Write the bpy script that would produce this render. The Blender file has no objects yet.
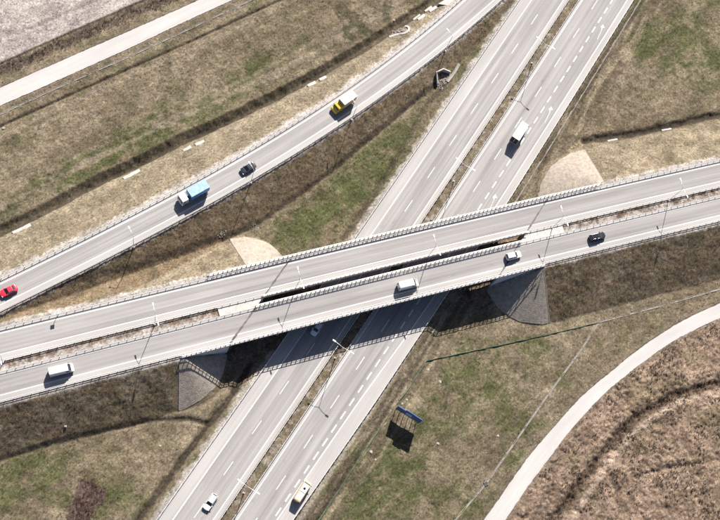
import bpy, bmesh, math, random
import numpy as np
from mathutils import Matrix, Vector

random.seed(7)
RNG = np.random.default_rng(11)
SC = bpy.context.scene
COL = SC.collection

# ------------------------------------------------------------------ camera
CAM_RIGHT = (0.981405, 0.000000, 0.191947)
CAM_UP = (-0.061582, 0.947138, 0.314861)
CAM_BACK = (-0.181800, -0.320826, 0.929526)
cam_data = bpy.data.cameras.new('camera')
cam_data.lens = 56.463
cam_data.sensor_width = 36.0
cam_data.clip_start = 1.0
cam_data.clip_end = 6000.0
cam = bpy.data.objects.new('camera', cam_data)
COL.objects.link(cam)
_m = Matrix((CAM_RIGHT, CAM_UP, CAM_BACK)).transposed().to_4x4()
_m.translation = Vector((0.0, 0.0, 272.627))
cam.matrix_world = _m
SC.camera = cam

# ------------------------------------------------------------------ sky, sun, exposure
SUN_EL = math.radians(39.45)
SHADOW = Vector((-0.3637, -1.1595))            # metres of shadow per metre of height
SUN_DIR = Vector((-SHADOW.x, -SHADOW.y, 1.0)).normalized()   # towards the sun
world = bpy.data.worlds.new('World')
SC.world = world
world.use_nodes = True
wn = world.node_tree.nodes
wl = world.node_tree.links
bg = wn['Background']
sky = wn.new('ShaderNodeTexSky')
sky.sky_type = 'NISHITA'
sky.sun_disc = False
sky.sun_elevation = SUN_EL
sky.sun_rotation = math.atan2(SUN_DIR.x, SUN_DIR.y)
sky.altitude = 300
sky.air_density = 0.55
sky.dust_density = 1.6
sky.ozone_density = 1.0
wl.new(sky.outputs['Color'], bg.inputs['Color'])
bg.inputs['Strength'].default_value = 0.06
sun_data = bpy.data.lights.new('sun', 'SUN')
sun_data.energy = 5.0
sun_data.angle = math.radians(0.53)
sun_data.color = (1.0, 0.95, 0.885)
sun = bpy.data.objects.new('sun', sun_data)
COL.objects.link(sun)
sun.rotation_euler = SUN_DIR.to_track_quat('Z', 'Y').to_euler()
sun.location = (60, 100, 200)
SC.view_settings.view_transform = 'Standard'
SC.view_settings.look = 'None'
SC.view_settings.gamma = 1.0
SC.view_settings.exposure = 1.36

# ------------------------------------------------------------------ surveyed plan (metres)
G = {}
P = {}
RAMP_POLY = (1.021222e-05, 0.002174256, 0.7783213, 124.3593)
RAMP_Z = ([-34.7, -21.2, 2.6, 17.2, 25.6, 45.8, 58.2, 92.8], [6.00, 5.86, 5.47, 5.07, 4.79, 3.75, 3.14, 1.37])
G['path_north'] = [(-49.88, 128.43), (-40.77, 135.07), (-9.25, 155.20), (8.57, 166.73), (36.17, 185.27)]
G['path_south'] = [(-49.40, 124.01), (-40.28, 130.05), (-33.96, 133.94), (-8.92, 150.04), (3.82, 158.87), (17.56, 167.79), (44.80, 186.05)]
G['channel_nw'] = [(-49.16, 121.81), (-40.04, 127.68), (-30.00, 134.33), (-8.77, 147.63), (3.96, 155.97), (22.78, 168.41), (44.82, 183.08)]
G['ditch_line'] = [(-48.81, 118.54), (-39.71, 124.34), (-23.49, 134.68), (6.75, 153.68), (30.83, 169.37), (44.86, 178.16)]
G['field_edge'] = [(-50.73, 136.27), (-41.46, 142.12), (-9.75, 162.89), (-5.91, 165.33), (13.85, 178.18)]
G['scrub_band'] = [(-50.55, 134.58), (-41.24, 139.83), (-30.55, 146.50), (-21.81, 152.21), (-9.59, 160.42), (-0.57, 165.65), (16.68, 176.61)]
G['main_ditch'] = [(-45.65, 89.54), (-36.83, 95.07), (-28.95, 100.12), (-13.91, 111.02), (-4.26, 116.81), (5.60, 123.60), (20.95, 132.82), (30.71, 139.09), (42.91, 147.57), (54.94, 156.59), (65.03, 165.00), (78.45, 176.00), (89.26, 185.66)]
G['triangle_toe'] = [(75.14, 147.44), (73.10, 146.30), (53.52, 126.93), (45.92, 118.98), (25.62, 101.90), (15.78, 97.38), (-2.99, 88.13), (-24.80, 80.08)]
G['triangle_ditch'] = [(77.16, 147.33), (71.83, 140.02), (61.19, 119.66), (56.23, 111.18), (48.99, 99.95)]
G['sw_toe'] = [(-37.81, 37.55), (-31.44, 40.26), (-20.12, 44.56), (-8.42, 47.80), (1.94, 50.56), (11.66, 51.16), (16.03, 50.09)]
G['left_ditch'] = [(25.73, 65.16), (20.18, 55.16), (16.27, 50.10), (9.58, 40.28), (5.25, 33.82), (-0.87, 24.51)]
G['ne_ditch'] = [(118.69, 134.62), (126.99, 136.92), (136.95, 139.23), (161.50, 147.09), (181.60, 153.27)]
G['green_fence_a'] = [(71.12, 68.52), (65.87, 60.47), (62.57, 56.24), (53.84, 43.26), (43.88, 28.21), (37.27, 18.55)]
G['green_fence_b'] = [(71.12, 68.52), (102.18, 76.59), (119.06, 81.33)]
G['channel_se'] = [(119.07, 81.47), (137.11, 86.96), (155.50, 92.91), (174.48, 98.77)]
G['channel_diag'] = [(119.07, 81.47), (113.43, 73.47), (104.12, 61.78), (85.89, 37.72), (78.12, 29.12), (71.06, 19.93)]
G['path_se_upper'] = [(77.36, 20.25), (85.57, 29.27), (97.84, 45.48), (103.52, 51.30), (112.90, 61.34), (121.16, 67.59), (129.35, 74.24), (142.27, 82.71), (155.05, 88.83), (177.44, 97.76)]
G['path_se_lower'] = [(83.71, 20.33), (91.02, 29.37), (97.47, 38.16), (103.15, 44.62), (107.54, 50.40), (118.77, 61.84), (128.05, 68.98), (139.70, 77.25), (154.58, 84.65), (176.88, 93.59)]
G['reed_ditch'] = [(173.75, 70.20), (152.54, 66.22), (140.32, 62.72), (129.01, 56.92), (123.62, 52.51), (116.44, 45.02), (106.45, 32.64), (99.37, 24.17)]
G['reed_track'] = [(173.30, 66.83), (152.21, 63.20), (140.11, 60.55), (132.03, 55.97), (125.42, 50.74), (117.90, 42.50), (107.83, 29.21), (101.82, 21.30)]
G['reed_line2'] = [(115.58, 29.36), (119.23, 34.93), (125.66, 40.15), (135.33, 42.98), (150.22, 45.23), (167.66, 46.53)]
G['scrub_patch'] = [(-15.45, 26.28), (-14.28, 31.29), (-12.43, 36.63), (-9.63, 35.77), (-7.21, 33.98), (-6.63, 32.15), (-8.94, 29.58), (-10.41, 25.02)]
G['dark_patch_tr'] = [(42.08, 170.70), (71.01, 174.13), (65.06, 166.94), (53.52, 157.70), (46.42, 161.64)]
GREEN = [(-7.2, 123.3, 20.2, 3.8, 0.60, 0.90), (-23.8, 111.3, 11.4, 2.4, 0.60, 0.80), (10.4, 131.3, 11.0, 3.4, 0.56, 0.50), (36.7, 154.3, 14.8, 4.2, 0.48, 0.50), (24.6, 145.4, 11.5, 3.5, 0.56, 0.40), (-34.5, 120.9, 4.9, 1.9, 0.09, 0.50), (49.5, 112.4, 17.5, 4.8, 0.74, 1.30), (37.6, 103.0, 7.6, 3.8, 0.43, 1.20), (63.2, 129.6, 12.3, 2.7, 0.85, 0.70), (153.7, 164.1, 12.6, 9.7, -0.08, 0.80), (141.3, 167.8, 9.7, 6.1, 0.11, 0.40), (125.1, 161.1, 19.1, 19.5, 0.10, -0.30), (60.0, 37.9, 11.5, 6.8, 0.69, 0.75), (71.9, 59.7, 16.2, 4.1, 0.29, 0.35), (51.2, 29.3, 12.5, 3.8, 0.52, 0.70), (79.0, 33.5, 13.0, 7.3, 0.02, 0.45), (90.2, 53.9, 10.8, 7.7, 0.04, 0.15), (-3.6, 31.5, 9.2, 3.7, 0.02, 0.70), (-17.8, 38.1, 11.3, 3.3, 0.21, 0.30), (82.7, 66.7, 7.1, 2.1, 0.18, 0.40), (-3.6, 148.5, 16.8, 1.7, 0.58, 0.30), (73.8, 164.7, 6.4, 1.5, 0.64, 0.50), (97.5, 125.5, 2.2, 12.5, -0.53, 0.60), (86.8, 107.8, 2.2, 8.9, -0.53, 0.70), (112.7, 159.8, 2.3, 20.2, -0.53, 0.50)]
P['red_car'] = (-32.51, 78.66)
P['blue_truck_cab'] = (7.13, 105.16)
P['blue_truck_box'] = (10.95, 107.37)
P['dark_car'] = (22.99, 115.15)
P['yellow_truck_cab'] = (46.07, 134.89)
P['yellow_truck_box'] = (48.98, 137.03)
P['white_truck_box'] = (97.35, 132.85)
P['black_car'] = (116.47, 102.52)
P['white_mpv'] = (92.74, 95.57)
P['white_van_bridge'] = (64.30, 85.84)
P['white_van_left'] = (-18.86, 59.99)
P['silver_car'] = (42.08, 74.86)
P['white_car'] = (17.29, 31.32)
P['yellow_minibus'] = (39.03, 34.24)
P['panel_post'] = (-20.94, 73.18)
G['billboard'] = [(62.57, 55.42), (68.19, 52.12)]
G['ramp_lamp_heads'] = [(-4.90, 92.61), (22.57, 112.79), (50.12, 133.44), (75.19, 156.85)]
G['stones'] = [(65.73, 58.15), (64.53, 57.08), (73.61, 47.31), (56.49, 44.72), (57.62, 42.78), (71.48, 66.17), (74.58, 63.17), (-38.81, 123.86), (63.31, 166.74), (89.51, 49.80), (4.89, 44.42), (-17.21, 47.97)]
G['slabs_nw'] = [(-7.03, 112.68), (-5.22, 113.94), (7.51, 121.62), (10.67, 123.47), (39.91, 143.61), (42.93, 145.59), (-32.63, 95.89), (-30.59, 97.09)]
G['slabs_n'] = [(70.03, 168.31), (73.62, 171.82), (70.90, 167.60), (74.33, 170.59), (127.22, 135.84), (144.19, 140.67)]
G['culvert_n'] = [(64.14, 162.66), (66.16, 162.57), (61.53, 160.47)]
G['culvert_tri'] = [(75.80, 150.94), (73.99, 147.63), (78.12, 151.33), (76.62, 149.15)]
G['rubble_tri'] = [(75.19, 149.63), (78.12, 151.18), (79.86, 151.04), (78.35, 148.69), (76.84, 146.05), (75.15, 147.75)]
G['trough_tri'] = [(78.35, 148.69), (82.00, 154.73)]
G['rubble_a'] = [(16.26, 97.96), (17.23, 99.25), (18.74, 99.77), (18.29, 98.37), (16.79, 97.45)]
G['rubble_b'] = [(24.85, 101.57), (25.58, 103.00), (26.93, 101.44), (27.98, 100.97), (26.18, 100.56)]
G['manhole'] = [(85.89, 37.72)]
G['white_patch_n'] = [(75.69, 172.06), (78.71, 174.38), (81.41, 175.36), (79.23, 171.82)]

# ------------------------------------------------------------------ helpers: objects
def tag(o, label=None, cat=None, group=None, kind=None):
    if label: o['label'] = label
    if cat: o['category'] = cat
    if group: o['group'] = group
    if kind: o['kind'] = kind
    return o

def empty(name, loc=(0, 0, 0), rz=0.0, label=None, cat=None, group=None):
    o = bpy.data.objects.new(name, None)
    o.empty_display_size = 0.5
    COL.objects.link(o)
    o.location = loc
    o.rotation_euler = (0, 0, rz)
    return tag(o, label, cat, group)

def link(name, me, mat=None, parent=None, loc=(0, 0, 0), rz=0.0):
    o = bpy.data.objects.new(name, me)
    COL.objects.link(o)
    if mat is not None and not me.materials:
        for m in (mat if isinstance(mat, (list, tuple)) else [mat]):
            me.materials.append(m)
    o.parent = parent
    o.location = loc
    o.rotation_euler = (0, 0, rz)
    return o

def mesh_from(name, verts, faces, smooth=False, mats=None):
    me = bpy.data.meshes.new(name)
    me.from_pydata([tuple(v) for v in verts], [], [tuple(f) for f in faces])
    if mats is not None:
        me.polygons.foreach_set('material_index', mats)
    if smooth:
        me.polygons.foreach_set('use_smooth', [True] * len(me.polygons))
    me.update()
    return me

class MB:
    """collects simple solids and writes them as one mesh"""
    def __init__(self):
        self.v = []; self.f = []; self.m = []
    def add(self, verts, faces, m=0):
        b = len(self.v)
        self.v += [tuple(x) for x in verts]
        self.f += [tuple(i + b for i in f) for f in faces]
        self.m += [m] * len(faces)
        return self
    def box(self, x0, x1, y0, y1, z0, z1, m=0):
        v = [(x0,y0,z0),(x1,y0,z0),(x1,y1,z0),(x0,y1,z0),(x0,y0,z1),(x1,y0,z1),(x1,y1,z1),(x0,y1,z1)]
        return self.add(v, [(0,3,2,1),(4,5,6,7),(0,1,5,4),(1,2,6,5),(2,3,7,6),(3,0,4,7)], m)
    def tube(self, pts, r0, r1=None, n=8, m=0):
        r1 = r0 if r1 is None else r1
        pts = [Vector(q) for q in pts]
        rings = []
        for i, q in enumerate(pts):
            d = (pts[min(i+1, len(pts)-1)] - pts[max(i-1, 0)]).normalized()
            a = d.orthogonal().normalized() if abs(d.z) > 0.99 else d.cross(Vector((0,0,1))).normalized()
            b = d.cross(a)
            r = r0 + (r1 - r0) * i / max(1, len(pts)-1)
            rings.append([q + a*r*math.cos(k*2*math.pi/n) + b*r*math.sin(k*2*math.pi/n) for k in range(n)])
        v = [x for rg in rings for x in rg]
        f = []
        for i in range(len(pts)-1):
            for k in range(n):
                f.append((i*n+k, i*n+(k+1)%n, (i+1)*n+(k+1)%n, (i+1)*n+k))
        f.append(tuple(range(n))[::-1]); f.append(tuple((len(pts)-1)*n+k for k in range(n)))
        return self.add(v, f, m)
    def me(self, name, smooth=False):
        me = mesh_from(name, self.v, self.f, smooth, self.m)
        bm = bmesh.new(); bm.from_mesh(me)
        bmesh.ops.recalc_face_normals(bm, faces=bm.faces)
        bm.to_mesh(me); bm.free()
        return me
    def build(self, name, mat, parent=None, smooth=False, **k):
        return link(name, self.me(name, smooth), mat, parent, **k)

def bevel_mesh(me, w, seg=2):
    bm = bmesh.new(); bm.from_mesh(me)
    bmesh.ops.recalc_face_normals(bm, faces=bm.faces)
    es = [e for e in bm.edges if len(e.link_faces) == 2 and e.calc_face_angle(0) > 0.35]
    bmesh.ops.bevel(bm, geom=es, offset=w, segments=seg, affect='EDGES', profile=0.6, clamp_overlap=True)
    bm.to_mesh(me); bm.free()
    me.polygons.foreach_set('use_smooth', [True] * len(me.polygons))
    try:
        me.set_sharp_from_angle(angle=0.7)
    except Exception:
        pass
    return me

# ------------------------------------------------------------------ helpers: materials
def _mat(name):
    m = bpy.data.materials.new(name)
    m.use_nodes = True
    nt = m.node_tree
    return m, nt, nt.nodes['Principled BSDF']

def plain(name, col, rough=0.6, metal=0.0, spec=0.5, var=0.08, scale=3.0, coat=0.0):
    """base colour broken up by object-space noise"""
    m, nt, b = _mat(name)
    tc = nt.nodes.new('ShaderNodeTexCoord')
    no = nt.nodes.new('ShaderNodeTexNoise'); no.inputs['Scale'].default_value = scale; no.inputs['Detail'].default_value = 5
    rp = nt.nodes.new('ShaderNodeMapRange'); rp.inputs['To Min'].default_value = 1 - var*1.6; rp.inputs['To Max'].default_value = 1 + var*1.6
    rp.inputs['From Min'].default_value = 0.25; rp.inputs['From Max'].default_value = 0.75
    mx = nt.nodes.new('ShaderNodeMix'); mx.data_type = 'RGBA'; mx.blend_type = 'MULTIPLY'; mx.inputs['Factor'].default_value = 1
    mx.inputs['A'].default_value = (*col, 1)
    nt.links.new(tc.outputs['Object'], no.inputs['Vector'])
    nt.links.new(no.outputs['Fac'], rp.inputs['Value'])
    nt.links.new(rp.outputs['Result'], mx.inputs['B'])
    nt.links.new(mx.outputs['Result'], b.inputs['Base Color'])
    b.inputs['Roughness'].default_value = rough
    b.inputs['Metallic'].default_value = metal
    b.inputs['Specular IOR Level'].default_value = spec
    if coat: b.inputs['Coat Weight'].default_value = coat
    return m

def road_mat(name, col, streak=0.10, blotch=0.10, fine=0.10, crack=0.0):
    """asphalt / concrete with wear that runs along the road (UV = metres across, metres along)"""
    m, nt, b = _mat(name)
    N = nt.nodes.new; L = nt.links.new
    uv = N('ShaderNodeUVMap'); uv.uv_map = 'UVMap'
    def noise(sx, sy, detail, scale=1.0):
        mp = N('ShaderNodeMapping'); mp.inputs['Scale'].default_value = (sx, sy, 1)
        no = N('ShaderNodeTexNoise'); no.inputs['Scale'].default_value = scale; no.inputs['Detail'].default_value = detail
        L(uv.outputs['UV'], mp.inputs['Vector']); L(mp.outputs['Vector'], no.inputs['Vector'])
        return no.outputs['Fac']
    def rng(sock, amp):
        r = N('ShaderNodeMapRange'); r.inputs['From Min'].default_value = 0.28; r.inputs['From Max'].default_value = 0.72
        r.inputs['To Min'].default_value = 1-amp; r.inputs['To Max'].default_value = 1+amp
        L(sock, r.inputs['Value']); return r.outputs['Result']
    def mul(a, c):
        q = N('ShaderNodeMath'); q.operation = 'MULTIPLY'; L(a, q.inputs[0]); L(c, q.inputs[1]); return q.outputs[0]
    fac = mul(mul(rng(noise(1.3, 0.012, 3), streak), rng(noise(0.16, 0.05, 4), blotch)), rng(noise(5, 5, 4), fine))
    fac = mul(fac, rng(noise(0.5, 0.004, 2), streak*0.7))
    if crack:      # repaired panels and drip stains: stepped tone along the lane
        st = N('ShaderNodeMapRange'); st.inputs['From Min'].default_value = 0.52; st.inputs['From Max'].default_value = 0.545
        st.inputs['To Min'].default_value = 1.0; st.inputs['To Max'].default_value = 1 - crack
        L(noise(0.27, 0.017, 1), st.inputs['Value']); fac = mul(fac, st.outputs['Result'])
        sp = N('ShaderNodeMapRange'); sp.inputs['From Min'].default_value = 0.64; sp.inputs['From Max'].default_value = 0.72
        sp.inputs['To Min'].default_value = 1.0; sp.inputs['To Max'].default_value = 1 - crack * 1.6
        L(noise(0.9, 0.35, 5), sp.inputs['Value']); fac = mul(fac, sp.outputs['Result'])
    mx = N('ShaderNodeMix'); mx.data_type = 'RGBA'; mx.blend_type = 'MULTIPLY'; mx.inputs['Factor'].default_value = 1
    mx.inputs['A'].default_value = (*col, 1); L(fac, mx.inputs['B'])
    L(mx.outputs['Result'], b.inputs['Base Color'])
    b.inputs['Roughness'].default_value = 0.85
    b.inputs['Specular IOR Level'].default_value = 0.25
    bp = N('ShaderNodeBump'); bp.inputs['Strength'].default_value = 0.25; bp.inputs['Distance'].default_value = 0.02
    L(noise(14, 14, 3), bp.inputs['Height']); L(bp.outputs['Normal'], b.inputs['Normal'])
    return m

def paint_mat(name, col, wear=0.3):
    """road paint, worn through in specks"""
    m, nt, b = _mat(name)
    N = nt.nodes.new; L = nt.links.new
    geo = N('ShaderNodeNewGeometry')
    no = N('ShaderNodeTexNoise'); no.inputs['Scale'].default_value = 2.2; no.inputs['Detail'].default_value = 8; no.inputs['Roughness'].default_value = 0.75
    L(geo.outputs['Position'], no.inputs['Vector'])
    rp = N('ShaderNodeValToRGB')
    rp.color_ramp.elements[0].position = 0.36; rp.color_ramp.elements[0].color = (col[0]*(1-wear), col[1]*(1-wear), col[2]*(1-wear), 1)
    rp.color_ramp.elements[1].position = 0.52; rp.color_ramp.elements[1].color = (*col, 1)
    L(no.outputs['Fac'], rp.inputs['Fac']); L(rp.outputs['Color'], b.inputs['Base Color'])
    b.inputs['Roughness'].default_value = 0.7
    return m

def cover_mat(name, rough=0.95, amp=0.36, translucent=0.0):
    """ground cover: the surveyed cover colour, broken up by world-space noise at three sizes"""
    m, nt, b = _mat(name)
    N = nt.nodes.new; L = nt.links.new
    at = N('ShaderNodeAttribute'); at.attribute_name = 'cover'
    geo = N('ShaderNodeNewGeometry')
    def noise(scale, detail, rough_=0.6):
        no = N('ShaderNodeTexNoise'); no.inputs['Scale'].default_value = scale; no.inputs['Detail'].default_value = detail; no.inputs['Roughness'].default_value = rough_
        L(geo.outputs['Position'], no.inputs['Vector']); return no
    def rng(sock, a):
        r = N('ShaderNodeMapRange'); r.inputs['From Min'].default_value = 0.28; r.inputs['From Max'].default_value = 0.72
        r.inputs['To Min'].default_value = 1-a; r.inputs['To Max'].default_value = 1+a
        L(sock, r.inputs['Value']); return r.outputs['Result']
    q = N('ShaderNodeMath'); q.operation = 'MULTIPLY'
    L(rng(noise(1.9, 6, 0.7).outputs['Fac'], amp), q.inputs[0]); L(rng(noise(0.22, 4).outputs['Fac'], amp*0.6), q.inputs[1])
    q2 = N('ShaderNodeMath'); q2.operation = 'MULTIPLY'
    L(q.outputs[0], q2.inputs[0]); L(rng(noise(4.5, 5, 0.8).outputs['Fac'], amp*1.1), q2.inputs[1])
    # crisp specks: dark flecks, pale dead stalks
    def specks(scale, lo, hi, a, b_):
        r = N('ShaderNodeMapRange'); r.inputs['From Min'].default_value = lo; r.inputs['From Max'].default_value = hi
        r.inputs['To Min'].default_value = a; r.inputs['To Max'].default_value = b_
        L(noise(scale, 3, 0.6).outputs['Fac'], r.inputs['Value']); return r.outputs['Result']
    q3 = N('ShaderNodeMath'); q3.operation = 'MULTIPLY'; L(q2.outputs[0], q3.inputs[0]); L(specks(1.7, 0.38, 0.43, 0.60, 1.0), q3.inputs[1])
    q4 = N('ShaderNodeMath'); q4.operation = 'MULTIPLY'; L(q3.outputs[0], q4.inputs[0]); L(specks(2.1, 0.57, 0.62, 1.0, 1.32), q4.inputs[1])
    q2 = q4
    mx = N('ShaderNodeMix'); mx.data_type = 'RGBA'; mx.blend_type = 'MULTIPLY'; mx.inputs['Factor'].default_value = 1
    L(at.outputs['Color'], mx.inputs['A']); L(q2.outputs[0], mx.inputs['B'])
    L(mx.outputs['Result'], b.inputs['Base Color'])
    b.inputs['Roughness'].default_value = rough
    b.inputs['Specular IOR Level'].default_value = 0.08
    if translucent:      # thin blades let the sun through
        tr = N('ShaderNodeBsdfTranslucent'); ms = N('ShaderNodeMixShader'); ms.inputs['Fac'].default_value = translucent
        L(mx.outputs['Result'], tr.inputs['Color']); L(b.outputs['BSDF'], ms.inputs[1]); L(tr.outputs['BSDF'], ms.inputs[2])
        L(ms.outputs['Shader'], nt.nodes['Material Output'].inputs['Surface'])
    bp = N('ShaderNodeBump'); bp.inputs['Strength'].default_value = 0.8; bp.inputs['Distance'].default_value = 0.16
    L(noise(3.2, 6, 0.75).outputs['Fac'], bp.inputs['Height']); L(bp.outputs['Normal'], b.inputs['Normal'])
    return m

def paving_mat(name, col):
    """small concrete setts, each about 40 cm: too small to pick apart from the air"""
    m, nt, b = _mat(name)
    N = nt.nodes.new; L = nt.links.new
    uv = N('ShaderNodeUVMap'); uv.uv_map = 'UVMap'
    br = N('ShaderNodeTexBrick'); br.inputs['Scale'].default_value = 1.0
    br.inputs['Brick Width'].default_value = 0.5; br.inputs['Row Height'].default_value = 0.5; br.inputs['Mortar Size'].default_value = 0.03
    br.inputs['Color1'].default_value = (col[0]*1.06, col[1]*1.06, col[2]*1.05, 1); br.inputs['Color2'].default_value = (col[0]*0.95, col[1]*0.94, col[2]*0.93, 1)
    br.inputs['Mortar'].default_value = (col[0]*0.82, col[1]*0.8, col[2]*0.76, 1)
    L(uv.outputs['UV'], br.inputs['Vector'])
    geo = N('ShaderNodeNewGeometry')
    no = N('ShaderNodeTexNoise'); no.inputs['Scale'].default_value = 1.1; no.inputs['Detail'].default_value = 9; no.inputs['Roughness'].default_value = 0.75
    L(geo.outputs['Position'], no.inputs['Vector'])
    r = N('ShaderNodeMapRange'); r.inputs['From Min'].default_value = 0.3; r.inputs['From Max'].default_value = 0.7; r.inputs['To Min'].default_value = 0.55; r.inputs['To Max'].default_value = 1.32
    L(no.outputs['Fac'], r.inputs['Value'])
    mx = N('ShaderNodeMix'); mx.data_type = 'RGBA'; mx.blend_type = 'MULTIPLY'; mx.inputs['Factor'].default_value = 1
    L(br.outputs['Color'], mx.inputs['A']); L(r.outputs['Result'], mx.inputs['B'])
    L(mx.outputs['Result'], b.inputs['Base Color'])
    b.inputs['Roughness'].default_value = 0.9
    bp = N('ShaderNodeBump'); bp.inputs['Strength'].default_value = 0.5; bp.inputs['Distance'].default_value = 0.04
    L(br.outputs['Fac'], bp.inputs['Height']); bp.invert = True
    n2 = N('ShaderNodeTexNoise'); n2.inputs['Scale'].default_value = 3.0; n2.inputs['Detail'].default_value = 6; n2.inputs['Roughness'].default_value = 0.7
    L(geo.outputs['Position'], n2.inputs['Vector'])
    b2 = N('ShaderNodeBump'); b2.inputs['Strength'].default_value = 0.9; b2.inputs['Distance'].default_value = 0.14
    L(n2.outputs['Fac'], b2.inputs['Height']); L(bp.outputs['Normal'], b2.inputs['Normal']); L(b2.outputs['Normal'], b.inputs['Normal'])
    return m

M = {}
M['asphalt'] = road_mat('asphalt', (0.224, 0.212, 0.207), 0.19, 0.09, 0.12, 0.09)
M['asphalt_bridge'] = road_mat('asphalt_bridge', (0.218, 0.206, 0.200), 0.20, 0.08, 0.10, 0.08)
M['shoulder'] = road_mat('shoulder', (0.278, 0.264, 0.254), 0.08, 0.10, 0.08)
M['verge_concrete'] = road_mat('verge_concrete', (0.285, 0.270, 0.258), 0.07, 0.12, 0.12)
M['path'] = road_mat('path', (0.338, 0.322, 0.309), 0.07, 0.12, 0.10)
M['kerb'] = plain('kerb', (0.34, 0.32, 0.30), 0.85, var=0.12, scale=1.5)
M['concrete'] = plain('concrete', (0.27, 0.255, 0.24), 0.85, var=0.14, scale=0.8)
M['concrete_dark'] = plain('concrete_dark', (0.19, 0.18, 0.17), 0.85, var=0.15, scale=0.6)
M['paving'] = paving_mat('paving', (0.275, 0.236, 0.196))
M['wing'] = plain('wing', (0.52, 0.515, 0.50), 0.8, var=0.08, scale=0.5)
M['channel'] = plain('channel', (0.175, 0.162, 0.145), 0.9, var=0.2, scale=0.6)
M['joint'] = plain('joint', (0.085, 0.078, 0.076), 0.8, var=0.5, scale=0.9)
M['paint'] = paint_mat('paint', (0.53, 0.52, 0.50), 0.42)
M['paint_old'] = paint_mat('paint_old', (0.42, 0.41, 0.39), 0.5)
M['galv'] = plain('galv', (0.50, 0.49, 0.48), 0.5, metal=0.0, var=0.12, scale=4)
M['railing'] = plain('railing', (0.55, 0.545, 0.54), 0.5, metal=0.0, var=0.1, scale=4)
M['lamp_metal'] = plain('lamp_metal', (0.62, 0.61, 0.60), 0.45, metal=0.2, var=0.05)
M['lamp_glass'] = plain('lamp_glass', (0.6, 0.6, 0.58), 0.25, var=0.03)
M['glass'] = plain('glass', (0.012, 0.014, 0.018), 0.12, spec=0.5, var=0.1, coat=0.3)
M['tyre'] = plain('tyre', (0.018, 0.018, 0.019), 0.85, var=0.2)
M['rim'] = plain('rim', (0.35, 0.35, 0.36), 0.35, metal=0.7, var=0.05)
M['black'] = plain('black', (0.02, 0.02, 0.022), 0.6, var=0.2)
M['lamp_red'] = plain('lamp_red', (0.35, 0.02, 0.02), 0.3, var=0.05)
M['lamp_clear'] = plain('lamp_clear', (0.6, 0.6, 0.62), 0.15, var=0.03)
M['plate'] = plain('plate', (0.7, 0.7, 0.68), 0.5, var=0.03)
M['white_body'] = plain('white_body', (0.60, 0.595, 0.585), 0.35, var=0.06, scale=0.8, coat=0.4)
M['red_body'] = plain('red_body', (0.52, 0.022, 0.045), 0.3, var=0.05, coat=0.6)
M['dark_body'] = plain('dark_body', (0.022, 0.025, 0.034), 0.22, var=0.08, coat=0.8)
M['black_body'] = plain('black_body', (0.014, 0.015, 0.019), 0.22, var=0.08, coat=0.8)
M['silver_body'] = plain('silver_body', (0.66, 0.68, 0.72), 0.3, metal=0.1, var=0.04, coat=0.6)
M['yellow_body'] = plain('yellow_body', (0.62, 0.40, 0.03), 0.35, var=0.05, coat=0.4)
M['amber_body'] = plain('amber_body', (0.50, 0.37, 0.20), 0.4, var=0.06, coat=0.3)
M['tan_side'] = plain('tan_side', (0.50, 0.33, 0.16), 0.6, var=0.08)
M['blue_tarp'] = plain('blue_tarp', (0.19, 0.30, 0.45), 0.55, var=0.16, scale=1.2)
M['blue_side'] = plain('blue_side', (0.06, 0.19, 0.42), 0.55, var=0.1, scale=1.2)
M['board_blue'] = plain('board_blue', (0.02, 0.085, 0.25), 0.5, var=0.10)
M['board_light'] = plain('board_light', (0.30, 0.42, 0.56), 0.5, var=0.10)
M['board_green'] = plain('board_green', (0.03, 0.14, 0.10), 0.5, var=0.10)
M['timber'] = plain('timber', (0.12, 0.10, 0.08), 0.9, var=0.2)
M['fence_green'] = plain('fence_green', (0.045, 0.11, 0.065), 0.6, var=0.2, scale=1)
M['stone'] = plain('stone', (0.26, 0.23, 0.20), 0.9, var=0.2, scale=2)
M['rubble'] = plain('rubble', (0.22, 0.195, 0.17), 0.95, var=0.35, scale=1.6)
M['iron'] = plain('iron', (0.03, 0.028, 0.027), 0.7, var=0.2)
M['cover'] = cover_mat('cover')
M['blade'] = cover_mat('blade', 0.9, 0.18, 0.5)

# ------------------------------------------------------------------ plan frames
MO = np.array((14.526, 29.143)); MU = np.array((0.53544, 0.84457)); MV = np.array((0.84457, -0.53544))
def m_bow(s): return 0.40 * (1 - ((s - 93.0) / 93.0) ** 2)
def mot(s, v):                     # motorway: s along, v across (0 = lane line of the left carriageway)
    q = MO + MU * s + MV * (v + m_bow(s)); return (float(q[0]), float(q[1]))
def to_mot(x, y):
    dx = x - MO[0]; dy = y - MO[1]
    s = dx * MU[0] + dy * MU[1]
    return s, dx * MV[0] + dy * MV[1] - m_bow(s)
BA = math.atan(0.3125)
BO = np.array((55.0, 96.41)); BU = np.array((math.cos(BA), math.sin(BA))); BN = np.array((math.sin(BA), -math.cos(BA)))
def b_bow(t): return 4.6e-5 * t * t
def brd(t, e):                     # crossing road: t along, e across (0 = north white line), south positive
    q = BO + BU * t + BN * (e + b_bow(t)); return (float(q[0]), float(q[1]))
def to_brd(x, y):
    dx = x - BO[0]; dy = y - BO[1]
    t = dx * BU[0] + dy * BU[1]
    return t, dx * BN[0] + dy * BN[1] - b_bow(t)
ZB = 6.3                           # road level on the bridge
def abut_w(e): return -22.6 - 1.18 * e
def abut_e(e): return 49.5 - 1.18 * e
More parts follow.
